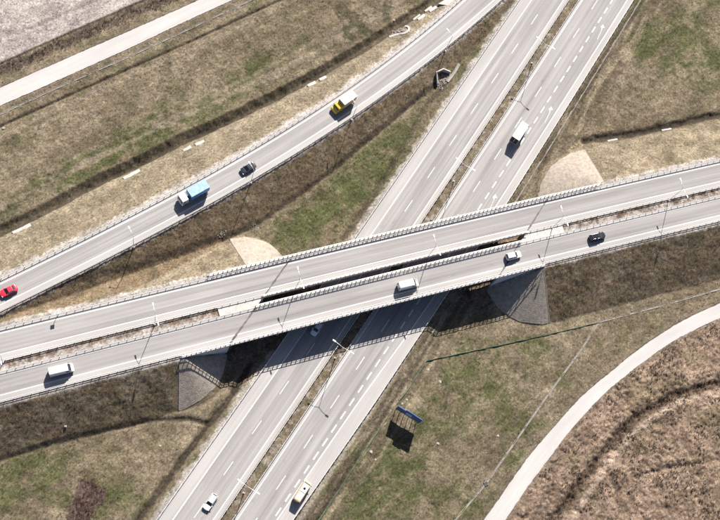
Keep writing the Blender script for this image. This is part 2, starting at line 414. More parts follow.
# ramp centre: its north white line, sampled
_rx = np.arange(-110, 131, 2.0)
def ramp_y(x):
    d = np.clip(x, -60, 112) - 30.0
    y = np.polyval(RAMP_POLY, d)
    sl = np.polyval(np.polyder(np.array(RAMP_POLY)), d)
    return y + sl * (x - np.clip(x, -60, 112))
RAMP = np.stack([_rx, ramp_y(_rx)], 1)
RAMP_LEN = np.concatenate([[0], np.cumsum(np.hypot(*np.diff(RAMP, axis=0).T))])
_d = np.gradient(RAMP, axis=0); _d /= np.linalg.norm(_d, axis=1)[:, None]
RAMP_N = np.stack([_d[:, 1], -_d[:, 0]], 1)      # to the south-east
RAMP_ZS = np.interp(_rx, RAMP_Z[0], RAMP_Z[1])
RAMP_ZS = np.convolve(np.pad(RAMP_ZS, 8, mode='edge'), np.ones(17) / 17, 'valid')
RAMP_W = np.interp(_rx, [-40, 40, 60, 80, 100, 120], [4.6, 4.6, 4.82, 5.34, 6.16, 6.9])    # south white line
def rmp(l, q):                     # l metres along, q across; returns x, y, z
    x = np.interp(l, RAMP_LEN, RAMP[:, 0]); y = np.interp(l, RAMP_LEN, RAMP[:, 1])
    nx = np.interp(l, RAMP_LEN, RAMP_N[:, 0]); ny = np.interp(l, RAMP_LEN, RAMP_N[:, 1])
    return float(x + nx * q), float(y + ny * q), float(np.interp(l, RAMP_LEN, RAMP_ZS))
def rw(l): return float(np.interp(l, RAMP_LEN, RAMP_W))

# ------------------------------------------------------------------ noise and distances (numpy)
_TAB = np.random.default_rng(3).random((512, 512))
def vnoise(x, y, size, seed=0):
    a = x / size + seed * 17.31; b = y / size + seed * 7.77
    i = np.floor(a).astype(np.int64); j = np.floor(b).astype(np.int64)
    fx = a - i; fy = b - j
    fx = fx * fx * (3 - 2 * fx); fy = fy * fy * (3 - 2 * fy)
    i0 = i % 512; j0 = j % 512; i1 = (i + 1) % 512; j1 = (j + 1) % 512
    return (_TAB[i0, j0] * (1 - fx) + _TAB[i1, j0] * fx) * (1 - fy) + (_TAB[i0, j1] * (1 - fx) + _TAB[i1, j1] * fx) * fy
def fbm(x, y, size, seed=0, octs=4, gain=0.55):
    s = 0; a = 1; n = 0
    for k in range(octs):
        c, d = math.cos(0.6 * k), math.sin(0.6 * k)
        s = s + a * vnoise(x * c - y * d, x * d + y * c, size / 2 ** k, seed + k * 3); n += a; a *= gain
    return s / n
def sstep(a, b, x):
    t = np.clip((x - a) / (b - a), 0, 1); return t * t * (3 - 2 * t)
def pdist(x, y, poly):
    """distance, signed distance (+ to the right of travel) and length along a polyline"""
    best = np.full(x.shape, 1e9); sg = np.zeros(x.shape); al = np.zeros(x.shape); acc = 0.0
    for (ax, ay), (bx, by) in zip(poly[:-1], poly[1:]):
        dx, dy = bx - ax, by - ay; L2 = dx * dx + dy * dy; L = math.sqrt(L2)
        t = np.clip(((x - ax) * dx + (y - ay) * dy) / L2, 0, 1)
        ex = x - ax - t * dx; ey = y - ay - t * dy
        d = np.hypot(ex, ey); w = d < best
        best = np.where(w, d, best)
        sg = np.where(w, np.where((x - ax) * dy - (y - ay) * dx > 0, d, -d), sg)
        al = np.where(w, acc + t * L, al); acc += L
    return best, sg, al
def inpoly(x, y, poly):
    r = np.zeros(x.shape, bool); n = len(poly)
    for k in range(n):
        ax, ay = poly[k]; bx, by = poly[(k + 1) % n]
        if ay == by: continue
        r ^= ((ay > y) != (by > y)) & (x < (bx - ax) * (y - ay) / (by - ay) + ax)
    return r
def mixc(c, col, f):
    f = np.clip(f, 0, 1)[..., None]; return c * (1 - f) + np.array(col) * f

REED_POLY = G['path_se_lower'] + [(400, 92), (400, -80), (60, -80)]
FIELD_POLY = G['field_edge'] + [(200, 400), (-300, 400), (-300, 60)]

CONES = ((-1, -2.2, -32.0, 11.0, 10.0, 'w'), (-1, -2.2, 67.5, 16.0, 13.3, 'e'), (1, 17.0, -53.0, 11.0, 10.6, 'w'), (1, 17.0, 43.0, 14.0, 13.2, 'e'))
CONE_BACK = {(-1, 'w'): 1.5, (-1, 'e'): 3.5, (1, 'w'): 4.0, (1, 'e'): 0.0}
# ------------------------------------------------------------------ the land: height and cover at any point
def land(x, y, rough=True):
    s, v = to_mot(x, y)
    t, e = to_brd(x, y)
    big = fbm(x, y, 26, 1, 3)
    clump = fbm(x, y, 1.7, 5, 3, 0.65)
    tiny = fbm(x, y, 0.7, 9, 2, 0.7)
    zg = -1.0 - 1.0 * sstep(0, 14, v)          # land level: the motorway stands a little above it
    z = zg + (big - 0.5) * 0.5
    R = {}
    # ditches
    def ditch(name, depth, w, key=None):
        nonlocal z
        d, sg, al = pdist(x, y, G[name])
        d = d + (fbm(al, sg, 2.6, 21, 3, 0.7) - 0.5) * 0.8 * w
        z = z - depth * np.exp(-(d / w) ** 2)
        R[key or name] = d
        R[(key or name) + '_s'] = sg
    ditch('ditch_line', 0.45, 0.32)
    dm, sgm, alm = pdist(x, y, G['main_ditch'])
    sgw = sgm + (fbm(alm, sgm * 0.4, 2.4, 23, 4, 0.7) - 0.5) * 0.75
    dig = np.interp(sgw, [-2.4, -0.5, 0.3, 1.2], [0, 1.5, 1.5, 0])
    R['main_ditch'] = dm; R['main_ditch_s'] = sgw
    ditch('triangle_ditch', 0.5, 0.8)
    ditch('triangle_toe', 0.45, 0.7); ditch('sw_toe', 0.5, 0.6); ditch('left_ditch', 0.7, 0.9); ditch('ne_ditch', 0.9, 1.2)
    ditch('reed_ditch', 1.0, 1.3); ditch('scrub_band', 0.5, 1.6)
    reeds = inpoly(x, y, REED_POLY); field = inpoly(x, y, FIELD_POLY)
    dl2, _, _ = pdist(x, y, G['reed_line2']); z = z - 0.5 * np.exp(-(dl2 / 0.7) ** 2)
    dtr, _, _ = pdist(x, y, G['reed_track']); R['track'] = dtr
    dfe, _, _ = pdist(x, y, G['field_edge']); R['field_edge'] = dfe
    # embankment of the crossing road
    zt = ZB - 0.22
    top = (e > -2.2) & (e < 17.0)
    west = t < abut_w(e); east = t > abut_e(e)
    held = (((t > -32) & (t < 67.5) & (e < -1.6)) | ((t > -53) & (t < 43) & (e > 16.15)))     # outside the wing walls
    emb = np.where(top & (west | east) & ~held, zt, -9.0)
    cones = np.zeros(x.shape, bool)
    for sgn, edge, apex, L, D, side in CONES:
        d = (e - edge) * sgn
        a = (t - apex) if side == 'w' else (apex - t)
        din = d; d = np.where((a > 0) & (d > -0.95), np.maximum(d, 0.001), d)
        rho = np.where(a > 0, np.sqrt((d / D) ** 2 + (np.maximum(a, 0) / L) ** 2), d / D)
        half = (t < 12) if side == 'w' else (t >= 12)
        zl = -1.0 if side == 'w' else -2.0
        h = np.where((d > 0) & half & (rho < 1.03), zt - (zt - zl) * rho, -9.0)
        cones |= (d > -0.5) & half & (a > -CONE_BACK[(sgn, side)] - 0.6) & (rho < 1.06)
        emb = np.maximum(emb, h)
    R['emb'] = emb
    # embankment of the ramp
    dr, q, al = pdist(x, y, [tuple(k) for k in RAMP])
    rz = np.interp(al, RAMP_LEN, RAMP_ZS) - 0.22; re = np.interp(al, RAMP_LEN, RAMP_W) + 1.9
    hr = np.where(q < -1.7, rz - (-1.7 - q) / 2.0, np.where(q > re, rz - (q - re) / 1.5, rz))
    cap = np.where(v < -7.4, -0.2 + (-7.4 - v) * 0.62, -0.25)
    hr = np.minimum(hr, cap)
    R['q'] = q; R['re'] = re; R['hr'] = hr
    base = z
    # motorway corridor
    off = np.maximum(np.maximum(-7.5 - v, v - 22.2), 0)
    cor = (off <= 0) * 1.0
    zc = np.where((v > 5.2) & (v < 8.0), -0.06, -0.24)
    base = np.maximum(np.where(off > 0, base, -9), zc - off / 1.6)
    zz = np.maximum(np.maximum(base, emb), hr) - dig
    slope_m = (emb > base + 0.3) | (hr > base + 0.3)
    R['raised'] = slope_m
    flat = np.maximum(cor, (top & (west | east)) * 1.0)
    flat = np.maximum(flat, ((q > -1.7) & (q < re) & (hr > base)) * 1.0)
    med_top = (e > 6.9) & (e < 9.2) & (west | east)
    if rough:
        amp = np.where(reeds, 0.95, 0.30)
        amp = np.where(field, 0.10, amp)
        cell = _TAB[(np.floor(x * 3.1).astype(np.int64) * 7) % 512, (np.floor(y * 3.1).astype(np.int64) * 3) % 512]
        rn = (clump - 0.5) * amp + (tiny - 0.5) * amp * 0.55 + (cell - 0.5) * np.where(reeds, 0.26, np.where(field, 0.05, 0.13))
        ok = np.where(med_top | ((v > 5.4) & (v < 7.8)), 0.35, 1 - flat)
        ok = np.where(cones, 0, ok * sstep(0, 1.5, off))
        # paths lie bare
        for a_, b_ in (('path_north', 'path_south'), ('path_se_upper', 'path_se_lower')):
            pp = inpoly(x, y, G[a_] + G[b_][::-1])
            d1, _, _ = pdist(x, y, G[a_]); d2, _, _ = pdist(x, y, G[b_])
            near = np.minimum(d1, d2)
            ok = np.where(pp, 0, ok * sstep(0.0, 1.2, near))
            zz = np.where(pp, zg - 0.32, zg + (zz - zg) * sstep(-0.2, 1.0, near))
            R[a_] = near; R[a_ + '_in'] = pp
        zz = zz + rn * ok
    # beyond the surveyed land the sheet drops a little so that roads stay on top
    out = np.maximum(np.maximum(-62 - x, x - 186), np.maximum(8 - y, y - 206))
    zz = zz - 0.7 * sstep(0, 12, out)
    R.update(s=s, v=v, t=t, e=e, big=big, clump=clump, tiny=tiny, reeds=reeds, field=field, west=west, east=east, top=top, cor=cor, cones=cones, zg=zg, med_top=med_top, base=base)
    return zz, R

STRAW = (0.178, 0.147, 0.104); DRY = (0.110, 0.087, 0.059); OLIVE = (0.072, 0.064, 0.036); GREENC = (0.054, 0.059, 0.024)
SOIL = (0.072, 0.054, 0.042); GRAVEL = (0.31, 0.285, 0.265); FIELD = (0.258, 0.229, 0.208); DARK = (0.034, 0.027, 0.021)

def greenness(x, y):
    g = np.zeros(x.shape)
    for cx, cy, rx, ry, a, st in GREEN:
        dx = x - cx; dy = y - cy; c, d = math.cos(a), math.sin(a)
        u = (dx * c + dy * d) / (rx * 1.15); w = (-dx * d + dy * c) / (ry * 1.25)
        g = g + st * np.exp(-(u * u + w * w))
    return g

def cover(x, y, R):
    n1 = fbm(x, y, 9, 31, 4); n2 = fbm(x, y, 2.4, 37, 3, 0.7); n3 = fbm(x, y, 0.8, 41, 2, 0.8); n4 = fbm(x, y, 4.5, 47, 3, 0.65)
    e, t, v, q, re = R['e'], R['t'], R['v'], R['q'], R['re']
    # streaks along the ramp direction: mowing and wheel marks
    al = x * 0.80 + y * 0.60; ac = -x * 0.60 + y * 0.80
    st = fbm(al * 0.16, ac, 1.5, 51, 3, 0.6)
    c = np.empty(x.shape + (3,)); c[:] = DRY
    c = mixc(c, STRAW, sstep(0.40, 0.70, 0.5 * n1 + 0.3 * n2 + 0.2 * st))
    c = mixc(c, OLIVE, sstep(0.46, 0.66, n4 * 0.6 + n2 * 0.4) * 0.62)
    g = greenness(x, y)
    g = g * 0.85 + 0.52 * sstep(0.48, 0.72, fbm(x, y, 22, 91, 3)) * (~R['raised'])
    gm = g * (0.22 + 1.25 * sstep(0.36, 0.66, 0.32 * n2 + 0.28 * n4 + 0.20 * n3 + 0.20 * st)) + 0.16 * (n1 - 0.5)
    c = mixc(c, OLIVE, np.clip(gm * 1.4, 0, 0.9))
    c = mixc(c, GREENC, np.clip((gm - 0.16) * 1.15, 0, 0.88))
    st2 = fbm(al * 0.05, ac, 0.9, 53, 3, 0.65)
    c = c * (1 + 0.55 * (st2 - 0.5))[..., None]
    c = mixc(c, DARK, sstep(0.66, 0.80, n3 * 0.55 + n2 * 0.45) * 0.55)
    c = mixc(c, STRAW, sstep(0.62, 0.78, n3 * 0.6 + (1 - n2) * 0.4) * 0.5)
    # slopes
    up = R['raised']
    emb = R['emb'] > R['base'] + 0.2
    south = emb & (e > 16.5); north = emb & (e < -2)
    stn = fbm(t * 0.35, e, 1.6, 57, 3, 0.6)
    c = np.where(south[..., None], mixc(mixc(np.zeros_like(c) + (0.125, 0.092, 0.059), STRAW, sstep(0.45, 0.75, stn) * 0.6), OLIVE, sstep(0.5, 0.7, n4) * 0.5), c)
    c = np.where(north[..., None], mixc(c, STRAW, 0.55 * sstep(0.3, 0.6, n2)), c)
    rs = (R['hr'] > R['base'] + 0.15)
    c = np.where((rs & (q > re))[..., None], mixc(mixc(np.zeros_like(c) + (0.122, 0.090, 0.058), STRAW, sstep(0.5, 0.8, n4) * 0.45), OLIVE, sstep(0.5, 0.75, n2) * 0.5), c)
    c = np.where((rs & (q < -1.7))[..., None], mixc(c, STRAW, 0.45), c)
    # pale gravel along the roads
    def gravel(d, w, k=1.0):
        nonlocal c
        f = (1 - sstep(w * 0.45, w * 1.25, d + (n2 - 0.5) * w * 1.5 + (n3 - 0.5) * w * 0.9)) * k
        c = mixc(c, GRAVEL, np.where(d > -1.0, f, 0))
    hi = emb | R['top'] & (R['west'] | R['east'])
    gravel(np.where(rs | (np.abs(q) < 12), -1.7 - q + 0.5, 99), 1.6, 0.75)
    gravel(np.where(rs, q - re + 0.3, 99), 0.9, 0.55)
    gravel(np.where(hi, -1.9 - e + 0.2, 99), 1.0, 0.75)
    gravel(np.where(hi, e - 16.6 + 0.2, 99), 0.9, 0.7)
    gravel(np.where(v < 0, -7.0 - v, 99), 1.1, 0.6)
    gravel(np.where(v > 15, v - 21.4, 99), 0.3, 0.3)
    sv = fbm(R['s'] * 0.12, v, 1.3, 63, 3, 0.6)
    side = sstep(21.8, 22.6, v) * (1 - sstep(28, 31, v)) * ~emb
    c = mixc(c, (0.078, 0.060, 0.042), side * sstep(0.42, 0.62, sv) * 0.7)
    c = mixc(c, STRAW, side * sstep(0.5, 0.7, 1 - sv) * 0.8)
    c = mixc(c, DARK, side * (1 - sstep(0.2, 0.7, np.abs(v - 24.6) + (n2 - 0.5) * 0.9)) * 0.6 * (R['s'] < 70))
    sidel = (1 - sstep(-9.2, -8.4, v)) * sstep(-15, -13, v) * (R['s'] < 60) * ~emb
    c = mixc(c, (0.078, 0.060, 0.042), sidel * sstep(0.42, 0.62, sv) * 0.7)
    # medians
    md = R['med_top']
    cm = mixc(mixc(np.zeros_like(c) + (0.105, 0.074, 0.054), GRAVEL, sstep(0.40, 0.62, n2 * 0.5 + n3 * 0.5) * 0.7), GRAVEL, sstep(7.6, 9.2, e + (n2 - 0.5)) * 0.8)
    c = np.where(md[..., None], cm, c)
    mm = (v > 5.0) & (v < 8.2)
    cm = mixc(mixc(np.zeros_like(c) + (0.105, 0.083, 0.056), GRAVEL, sstep(0.46, 0.70, n2 * 0.5 + n3 * 0.5) * 0.40), OLIVE, sstep(0.52, 0.7, n4) * 0.6)
    c = np.where(mm[..., None], cm, c)
    # under the bridge: bare soil
    ub = (e > -3) & (e < 19) & ~R['west'] & ~R['east']
    c = np.where(ub[..., None], mixc(np.zeros_like(c) + (0.16, 0.115, 0.080), SOIL, sstep(0.4, 0.7, n2)), c)
    # ditches: darker along their bottoms
    for k, w, a in (('ditch_line', 0.34, 0.75), ('triangle_ditch', 0.7, 0.55), ('triangle_toe', 0.8, 0.7), ('sw_toe', 0.6, 0.9), ('left_ditch', 0.8, 0.85), ('ne_ditch', 1.1, 0.9)):
        d = R[k] + (n2 - 0.5) * w * 0.8
        c = mixc(c, DARK, (1 - sstep(w * 0.5, w * 1.4, d)) * a)
    sm = R['main_ditch_s']
    c = mixc(c, (0.060, 0.050, 0.034), sstep(-2.5, -2.2, sm) * (1 - sstep(0.5, 0.9, sm)) * (0.5 + 0.4 * n2))  # main ditch: damp tone, with the north bank's shade put into the colour
    c = mixc(c, DARK, sstep(-0.7, -0.3, sm) * (1 - sstep(0.4, 0.9, sm)) * 0.6)
    for o_, w_, k_ in ((-6.5, 1.3, 0.55), (-9.0, 0.7, 0.35), (-23, 1.0, 0.4)):
        c = mixc(c, (0.19, 0.155, 0.118), (1 - sstep(0.2 * w_, w_, np.abs(sm - o_) + (n2 - 0.5) * 1.4 * w_ + (n1 - 0.5) * 2.0)) * k_ * (~R['field']))
    d = np.abs(R['main_ditch_s'] - 2.3) + (n2 - 0.5) * 1.0
    c = mixc(c, STRAW, (1 - sstep(0.3, 1.4, d)) * 0.6)
    c = mixc(c, (0.082, 0.063, 0.049), (1 - sstep(0.6, 1.9, R['scrub_band'] + (n2 - 0.5) * 1.4)) * 0.9)
    # field, stubble
    f = R['field']
    fr = fbm(al * 0.1, ac, 0.9, 61, 2)
    cf = mixc(np.zeros_like(c) + FIELD, (0.175, 0.15, 0.14), sstep(0.46, 0.68, n2 * 0.3 + n3 * 0.5 + fr * 0.2) * 0.9)
    fd, _, _ = pdist(x, y, [(-60, 137.5 + 14), (-38, 151.5), (0, 176), (30, 196)])
    cf = mixc(cf, (0.13, 0.108, 0.10), (1 - sstep(0.2, 0.9, fd + (n2 - 0.5) * 1.2)) * 0.7)
    c = np.where(f[..., None], cf, c)
    c = mixc(c, DARK, (1 - sstep(0.15, 0.5, R['field_edge'])) * 0.85)
    # dead reeds and rough ground
    r_ = R['reeds']
    rr = fbm(x, y, 3.2, 71, 4, 0.7); rr2 = fbm(x * 0.8 + y * 0.3, (y - x * 0.4) * 0.45, 1.5, 73, 3, 0.7)
    cr = mixc(np.zeros_like(c) + (0.180, 0.138, 0.105), (0.092, 0.068, 0.052), sstep(0.42, 0.64, 0.5 * rr + 0.5 * rr2))
    cr = mixc(cr, (0.25, 0.205, 0.165), sstep(0.56, 0.76, n3 * 0.5 + rr2 * 0.5) * 0.7)
    cr = mixc(cr, (0.09, 0.078, 0.045), sstep(0.52, 0.7, n1) * 0.45)
    cr = mixc(cr, (0.065, 0.047, 0.036), (1 - sstep(0.4, 1.8, R['reed_ditch'] + (n2 - 0.5) * 1.6)) * 0.8)
    cr = mixc(cr, (0.25, 0.205, 0.165), (1 - sstep(0.3, 1.1, R['track'] + (n2 - 0.5) * 0.7)) * 0.75)
    c = np.where(r_[..., None], cr * np.array((0.97, 0.925, 0.89)), c)
    for k in ('path_north', 'path_se_upper'):
        if k in R: c = mixc(c, (0.13, 0.103, 0.078), (1 - sstep(0.3, 2.2, R[k] + (n2 - 0.5) * 1.3)) * 0.6)
    sp = inpoly(x + (n2 - 0.5) * 2.5, y + (n3 - 0.5) * 2.5, G['scrub_patch'])
    c = mixc(c, (0.072, 0.046, 0.040), sp * 0.85)
    dp = inpoly(x + (n4 - 0.5) * 5, y + (n2 - 0.5) * 4, G['dark_patch_tr'])
    c = mixc(c, (0.042, 0.04, 0.024), dp * sstep(0.46, 0.6, n2) * 0.75)
    tus = sstep(0.30, 0.70, fbm(x, y, 1.5, 95, 2, 0.6)); tu2 = sstep(0.32, 0.68, fbm(x, y, 3.6, 97, 2, 0.6))
    c = c * ((0.90 + 0.18 * tus) * (0.93 + 0.14 * tu2))[..., None]
    cell = _TAB[(np.floor(x * 3.3).astype(np.int64) * 5) % 512, (np.floor(y * 3.3).astype(np.int64) * 11) % 512]
    c = c * (0.78 + 0.44 * cell)[..., None]
    return np.clip(c, 0.005, 0.9)

def axis(lo, hi, step):
    a = list(np.arange(lo, hi + 1e-6, step)); d = step
    left = []; right = []; p_ = lo; q_ = hi
    while p_ > -2500: d = min(d * 1.3, 300); p_ -= d; left.append(p_)
    d = step
    while q_ < 2700: d = min(d * 1.3, 300); q_ += d; right.append(q_)
    return np.array(left[::-1] + a + right)
AX = axis(-62, 186, 0.31); AY = axis(8, 206, 0.31)
GX, GY = np.meshgrid(AX, AY)
GZ, GR = land(GX, GY)
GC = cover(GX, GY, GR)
def grid_mesh(name, X, Y, Z):
    h, w = X.shape
    me = bpy.data.meshes.new(name)
    co = np.stack([X, Y, Z], -1).reshape(-1, 3).astype(np.float32)
    me.vertices.add(h * w); me.vertices.foreach_set('co', co.ravel())
    i = (np.arange(h - 1)[:, None] * w + np.arange(w - 1)[None, :]).ravel()
    quads = np.stack([i, i + 1, i + w + 1, i + w], 1).astype(np.int32)
    n = len(quads)
    me.loops.add(n * 4); me.loops.foreach_set('vertex_index', quads.ravel())
    me.polygons.add(n); me.polygons.foreach_set('loop_start', np.arange(0, n * 4, 4, dtype=np.int32))
    me.polygons.foreach_set('use_smooth', np.ones(n, bool))
    me.update(calc_edges=True)
    return me
def paint(me, cols):
    a = me.color_attributes.new('cover', 'FLOAT_COLOR', 'POINT')
    c4 = np.ones((len(cols), 4), np.float32); c4[:, :3] = cols
    a.data.foreach_set('color', c4.ravel())
gm_ = grid_mesh('ground', GX, GY, GZ)
paint(gm_, GC.reshape(-1, 3))
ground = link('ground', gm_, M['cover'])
tag(ground, kind='structure')

def ground_z(x, y):
    i = int(np.clip(np.searchsorted(AX, x) - 1, 0, len(AX) - 2)); j = int(np.clip(np.searchsorted(AY, y) - 1, 0, len(AY) - 2))
    fx = (x - AX[i]) / (AX[i+1] - AX[i]); fy = (y - AY[j]) / (AY[j+1] - AY[j])
    return float((GZ[j, i] * (1-fx) + GZ[j, i+1] * fx) * (1-fy) + (GZ[j+1, i] * (1-fx) + GZ[j+1, i+1] * fx) * fy)

# ------------------------------------------------------------------ roads, paths, markings
def sheet(name, fn, ls, cols, mats, z=0.0, parent=None, skirt=0.0):
    """a ribbon: fn(l, q)->(x,y[,z]); cols = list of across positions (numbers or functions of l); mats = one index per strip"""
    nv = len(cols); V = []; UV = []
    for l in ls:
        for q in cols:
            qq = q(l) if callable(q) else q
            r = fn(l, qq); V.append((r[0], r[1], (r[2] if len(r) > 2 else 0) + z)); UV.append((qq, l))
    F = []; Mi = []
    for i in range(len(ls) - 1):
        for k in range(nv - 1):
            if mats[k] is None: continue
            F.append((i*nv+k, i*nv+k+1, (i+1)*nv+k+1, (i+1)*nv+k)); Mi.append(mats[k])
    me = mesh_from(name, V, F, False, Mi)
    bm = bmesh.new(); bm.from_mesh(me)
    for f in bm.faces:
        if f.normal.z < 0: f.normal_flip()
    bm.to_mesh(me); bm.free()
    uvl = me.uv_layers.new(name='UVMap')
    for lp in me.loops: uvl.data[lp.index].uv = UV[lp.vertex_index]
    return me

S_ALL = list(np.arange(-60, 262, 4.0))
def edge_r(s): return float(np.interp(s, [-80, 5, 43, 67, 100, 180, 300], [16.42, 16.5, 17.4, 18.55, 19.7, 19.9, 19.9]))
def rail_r(s): return float(np.interp(s, [-80, 11, 45, 114, 174, 300], [19.3, 19.6, 20.7, 21.6, 21.3, 21.3]))
RM = [M['asphalt'], M['shoulder'], M['verge_concrete']]
me = sheet('carriageway', mot, S_ALL, [-6.95, -3.72, 4.25, 5.15], [1, 0, 2], 0.0)
motor_l = link('carriageway', me, RM); tag(motor_l, kind='structure')
me = sheet('carriageway', mot, S_ALL, [8.0, 8.55, 12.5, lambda s: edge_r(s), lambda s: rail_r(s) + 0.25], [2, 0, 0, 1], 0.0)
motor_r = link('carriageway', me, RM); tag(motor_r, kind='structure')

def stripe(name, fn, l0, l1, q, w, z, parent, step=4.0):
    n = max(1, int(round((l1 - l0) / step)))
    ls = [l0 + (l1 - l0) * i / n for i in range(n + 1)]
    qa = (lambda l: (q(l) if callable(q) else q) - w / 2); qb = (lambda l: (q(l) if callable(q) else q) + w / 2)
    me = sheet(name, fn, ls, [qa, qb], [0], z)
    return link(name, me, M['paint'], parent)
def edge_line(fn, l0, l1, q, w, z, parent): return stripe('edge_line', fn, l0, l1, q, w, z, parent)
edge_line(mot, -60, 258, -3.72, 0.22, 0.005, motor_l)
edge_line(mot, -60, 258, 4.05, 0.24, 0.005, motor_l)
edge_line(mot, -60, 258, 8.72, 0.24, 0.005, motor_r)
edge_line(mot, -60, 258, lambda s: edge_r(s) - 0.02, 0.24, 0.005, motor_r)
for k in range(-3, 20):
    s0 = k * 12.0 + 0.3 - 2.0
    stripe('lane_dash', mot, s0, s0 + 4.0, 0.1, 0.17, 0.005, motor_l)
    stripe('lane_dash', mot, s0 + 4.2, s0 + 8.2, 12.45, 0.17, 0.005, motor_r)
for k in range(1, 56):
    s0 = k * 4.06 + 5.2
    stripe('merge_dash', mot, s0, s0 + 2.3, lambda s: 15.75 + 0.45 * min(1.0, max(0.0, (s - 5) / 70)), 0.34, 0.005, motor_r)
def arrow(s, v, parent):
    # slanted lane arrow: shaft and broad head
    pts = [(-1.5, .32), (2.6, -.08), (3.2, -.50), (3.2, -.80), (4.7, -.55), (3.9, .45), (3.7, .22), (3.4, -.12), (2.7, .10), (-1.5, .50)]
    V = [(*mot(s + a * 0.92, v + b), 0.0055) for a, b in pts]
    tri = [(0,1,8,9), (1,2,7,8), (2,3,4,7), (4,5,6,7)]
    me = mesh_from('lane_arrow', V, tri)
    bm = bmesh.new(); bm.from_mesh(me)
    for f in bm.faces:
        if f.normal.z < 0: f.normal_flip()
    bm.to_mesh(me); bm.free()
    link('lane_arrow', me, M['paint_old'], parent)
arrow(109.5, 18.4, motor_r); arrow(142.6, 18.3, motor_r); arrow(176.0, 18.2, motor_r); arrow(209, 18.2, motor_r)

# crossing road: two one-way roads side by side
T_ALL = list(np.arange(-175, 176, 5.0))
def b3(t, e): return (*brd(t, e), ZB)
RMB = [M['asphalt_bridge'], M['shoulder'], M['verge_concrete']]
road_a = link('crossing_road', sheet('crossing_road', b3, T_ALL, [-1.35, -0.25, 5.25, 6.75], [1, 0, 2]), RMB); tag(road_a, kind='structure')
road_b = link('crossing_road', sheet('crossing_road', b3, T_ALL, [8.95, 9.95, 14.55, 16.1], [1, 0, 2]), RMB); tag(road_b, kind='structure')
for q in (0.05, 5.02): edge_line(b3, -175, 175, q, 0.24, 0.005, road_a)
for q in (9.85, 14.4): edge_line(b3, -175, 175, q, 0.24, 0.005, road_b)

# ramp
L_ALL = [l for l in RAMP_LEN[::2]]
RMR = [M['asphalt'], M['shoulder'], M['verge_concrete']]
ramp = link('slip_road', sheet('slip_road', rmp, L_ALL, [-1.35, -0.2, lambda l: rw(l), lambda l: rw(l) + 1.55], [2, 0, 1]), RMR); tag(ramp, kind='structure')
edge_line(rmp, 0, L_ALL[-1], 0.0, 0.26, 0.005, ramp)
edge_line(rmp, 0, L_ALL[-1], lambda l: rw(l), 0.24, 0.005, ramp)

# footpaths: thick slabs laid on the land, edges just clear of it
def path(name, pa, pb, z):
    def resamp(poly, n=60):
        poly = np.array(poly); d = np.concatenate([[0], np.cumsum(np.hypot(*np.diff(poly, axis=0).T))])
        for _ in range(3):      # soften the corners
            mid = 0.25 * poly[:-2] + 0.5 * poly[1:-1] + 0.25 * poly[2:]; poly = np.concatenate([poly[:1], mid, poly[-1:]]) if False else poly
        u = np.linspace(0, d[-1], n); out_ = np.stack([np.interp(u, d, poly[:, 0]), np.interp(u, d, poly[:, 1])], 1)
        for _ in range(6):
            out_[1:-1] = 0.25 * out_[:-2] + 0.5 * out_[1:-1] + 0.25 * out_[2:]
        uu = np.linspace(0, d[-1], 420); jt = np.random.default_rng(len(poly)).normal(0, .045, (420, 2)); jt[1:-1] = (jt[:-2] + jt[1:-1] + jt[2:]) / 2.2
        out_ = np.stack([np.interp(uu, u, out_[:, 0]), np.interp(uu, u, out_[:, 1])], 1) + jt
        return out_
    A = resamp(pa); B = resamp(pb)
    V = []; F = []; UV = []
    L = 0
    for i in range(len(A)):
        if i: L += float(np.hypot(*(A[i] - A[i-1])))
        w = float(np.hypot(*(A[i] - B[i])))
        V += [(*A[i], z), (*B[i], z), (*A[i], z - 0.5), (*B[i], z - 0.5)]; UV += [(0, L), (w, L), (0, L), (w, L)]
    for i in range(len(A) - 1):
        a = i * 4; b = a + 4
        F += [(a, a+1, b+1, b), (a+2, a, b, b+2), (a+1, a+3, b+3, b+1)]
    me = mesh_from(name, V, F)
    bm = bmesh.new(); bm.from_mesh(me); bmesh.ops.recalc_face_normals(bm, faces=bm.faces)
    if sum(f.normal.z for f in bm.faces) < 0:
        bmesh.ops.reverse_faces(bm, faces=bm.faces)
    bm.to_mesh(me); bm.free()
    uvl = me.uv_layers.new(name='UVMap')
    for lp in me.loops: uvl.data[lp.index].uv = UV[lp.vertex_index]
    o = link(name, me, M['path']); tag(o, kind='structure'); return o
path('service_road', G['path_north'], G['path_south'], -0.94)
path('footpath', G['path_se_upper'], G['path_se_lower'], -1.94)

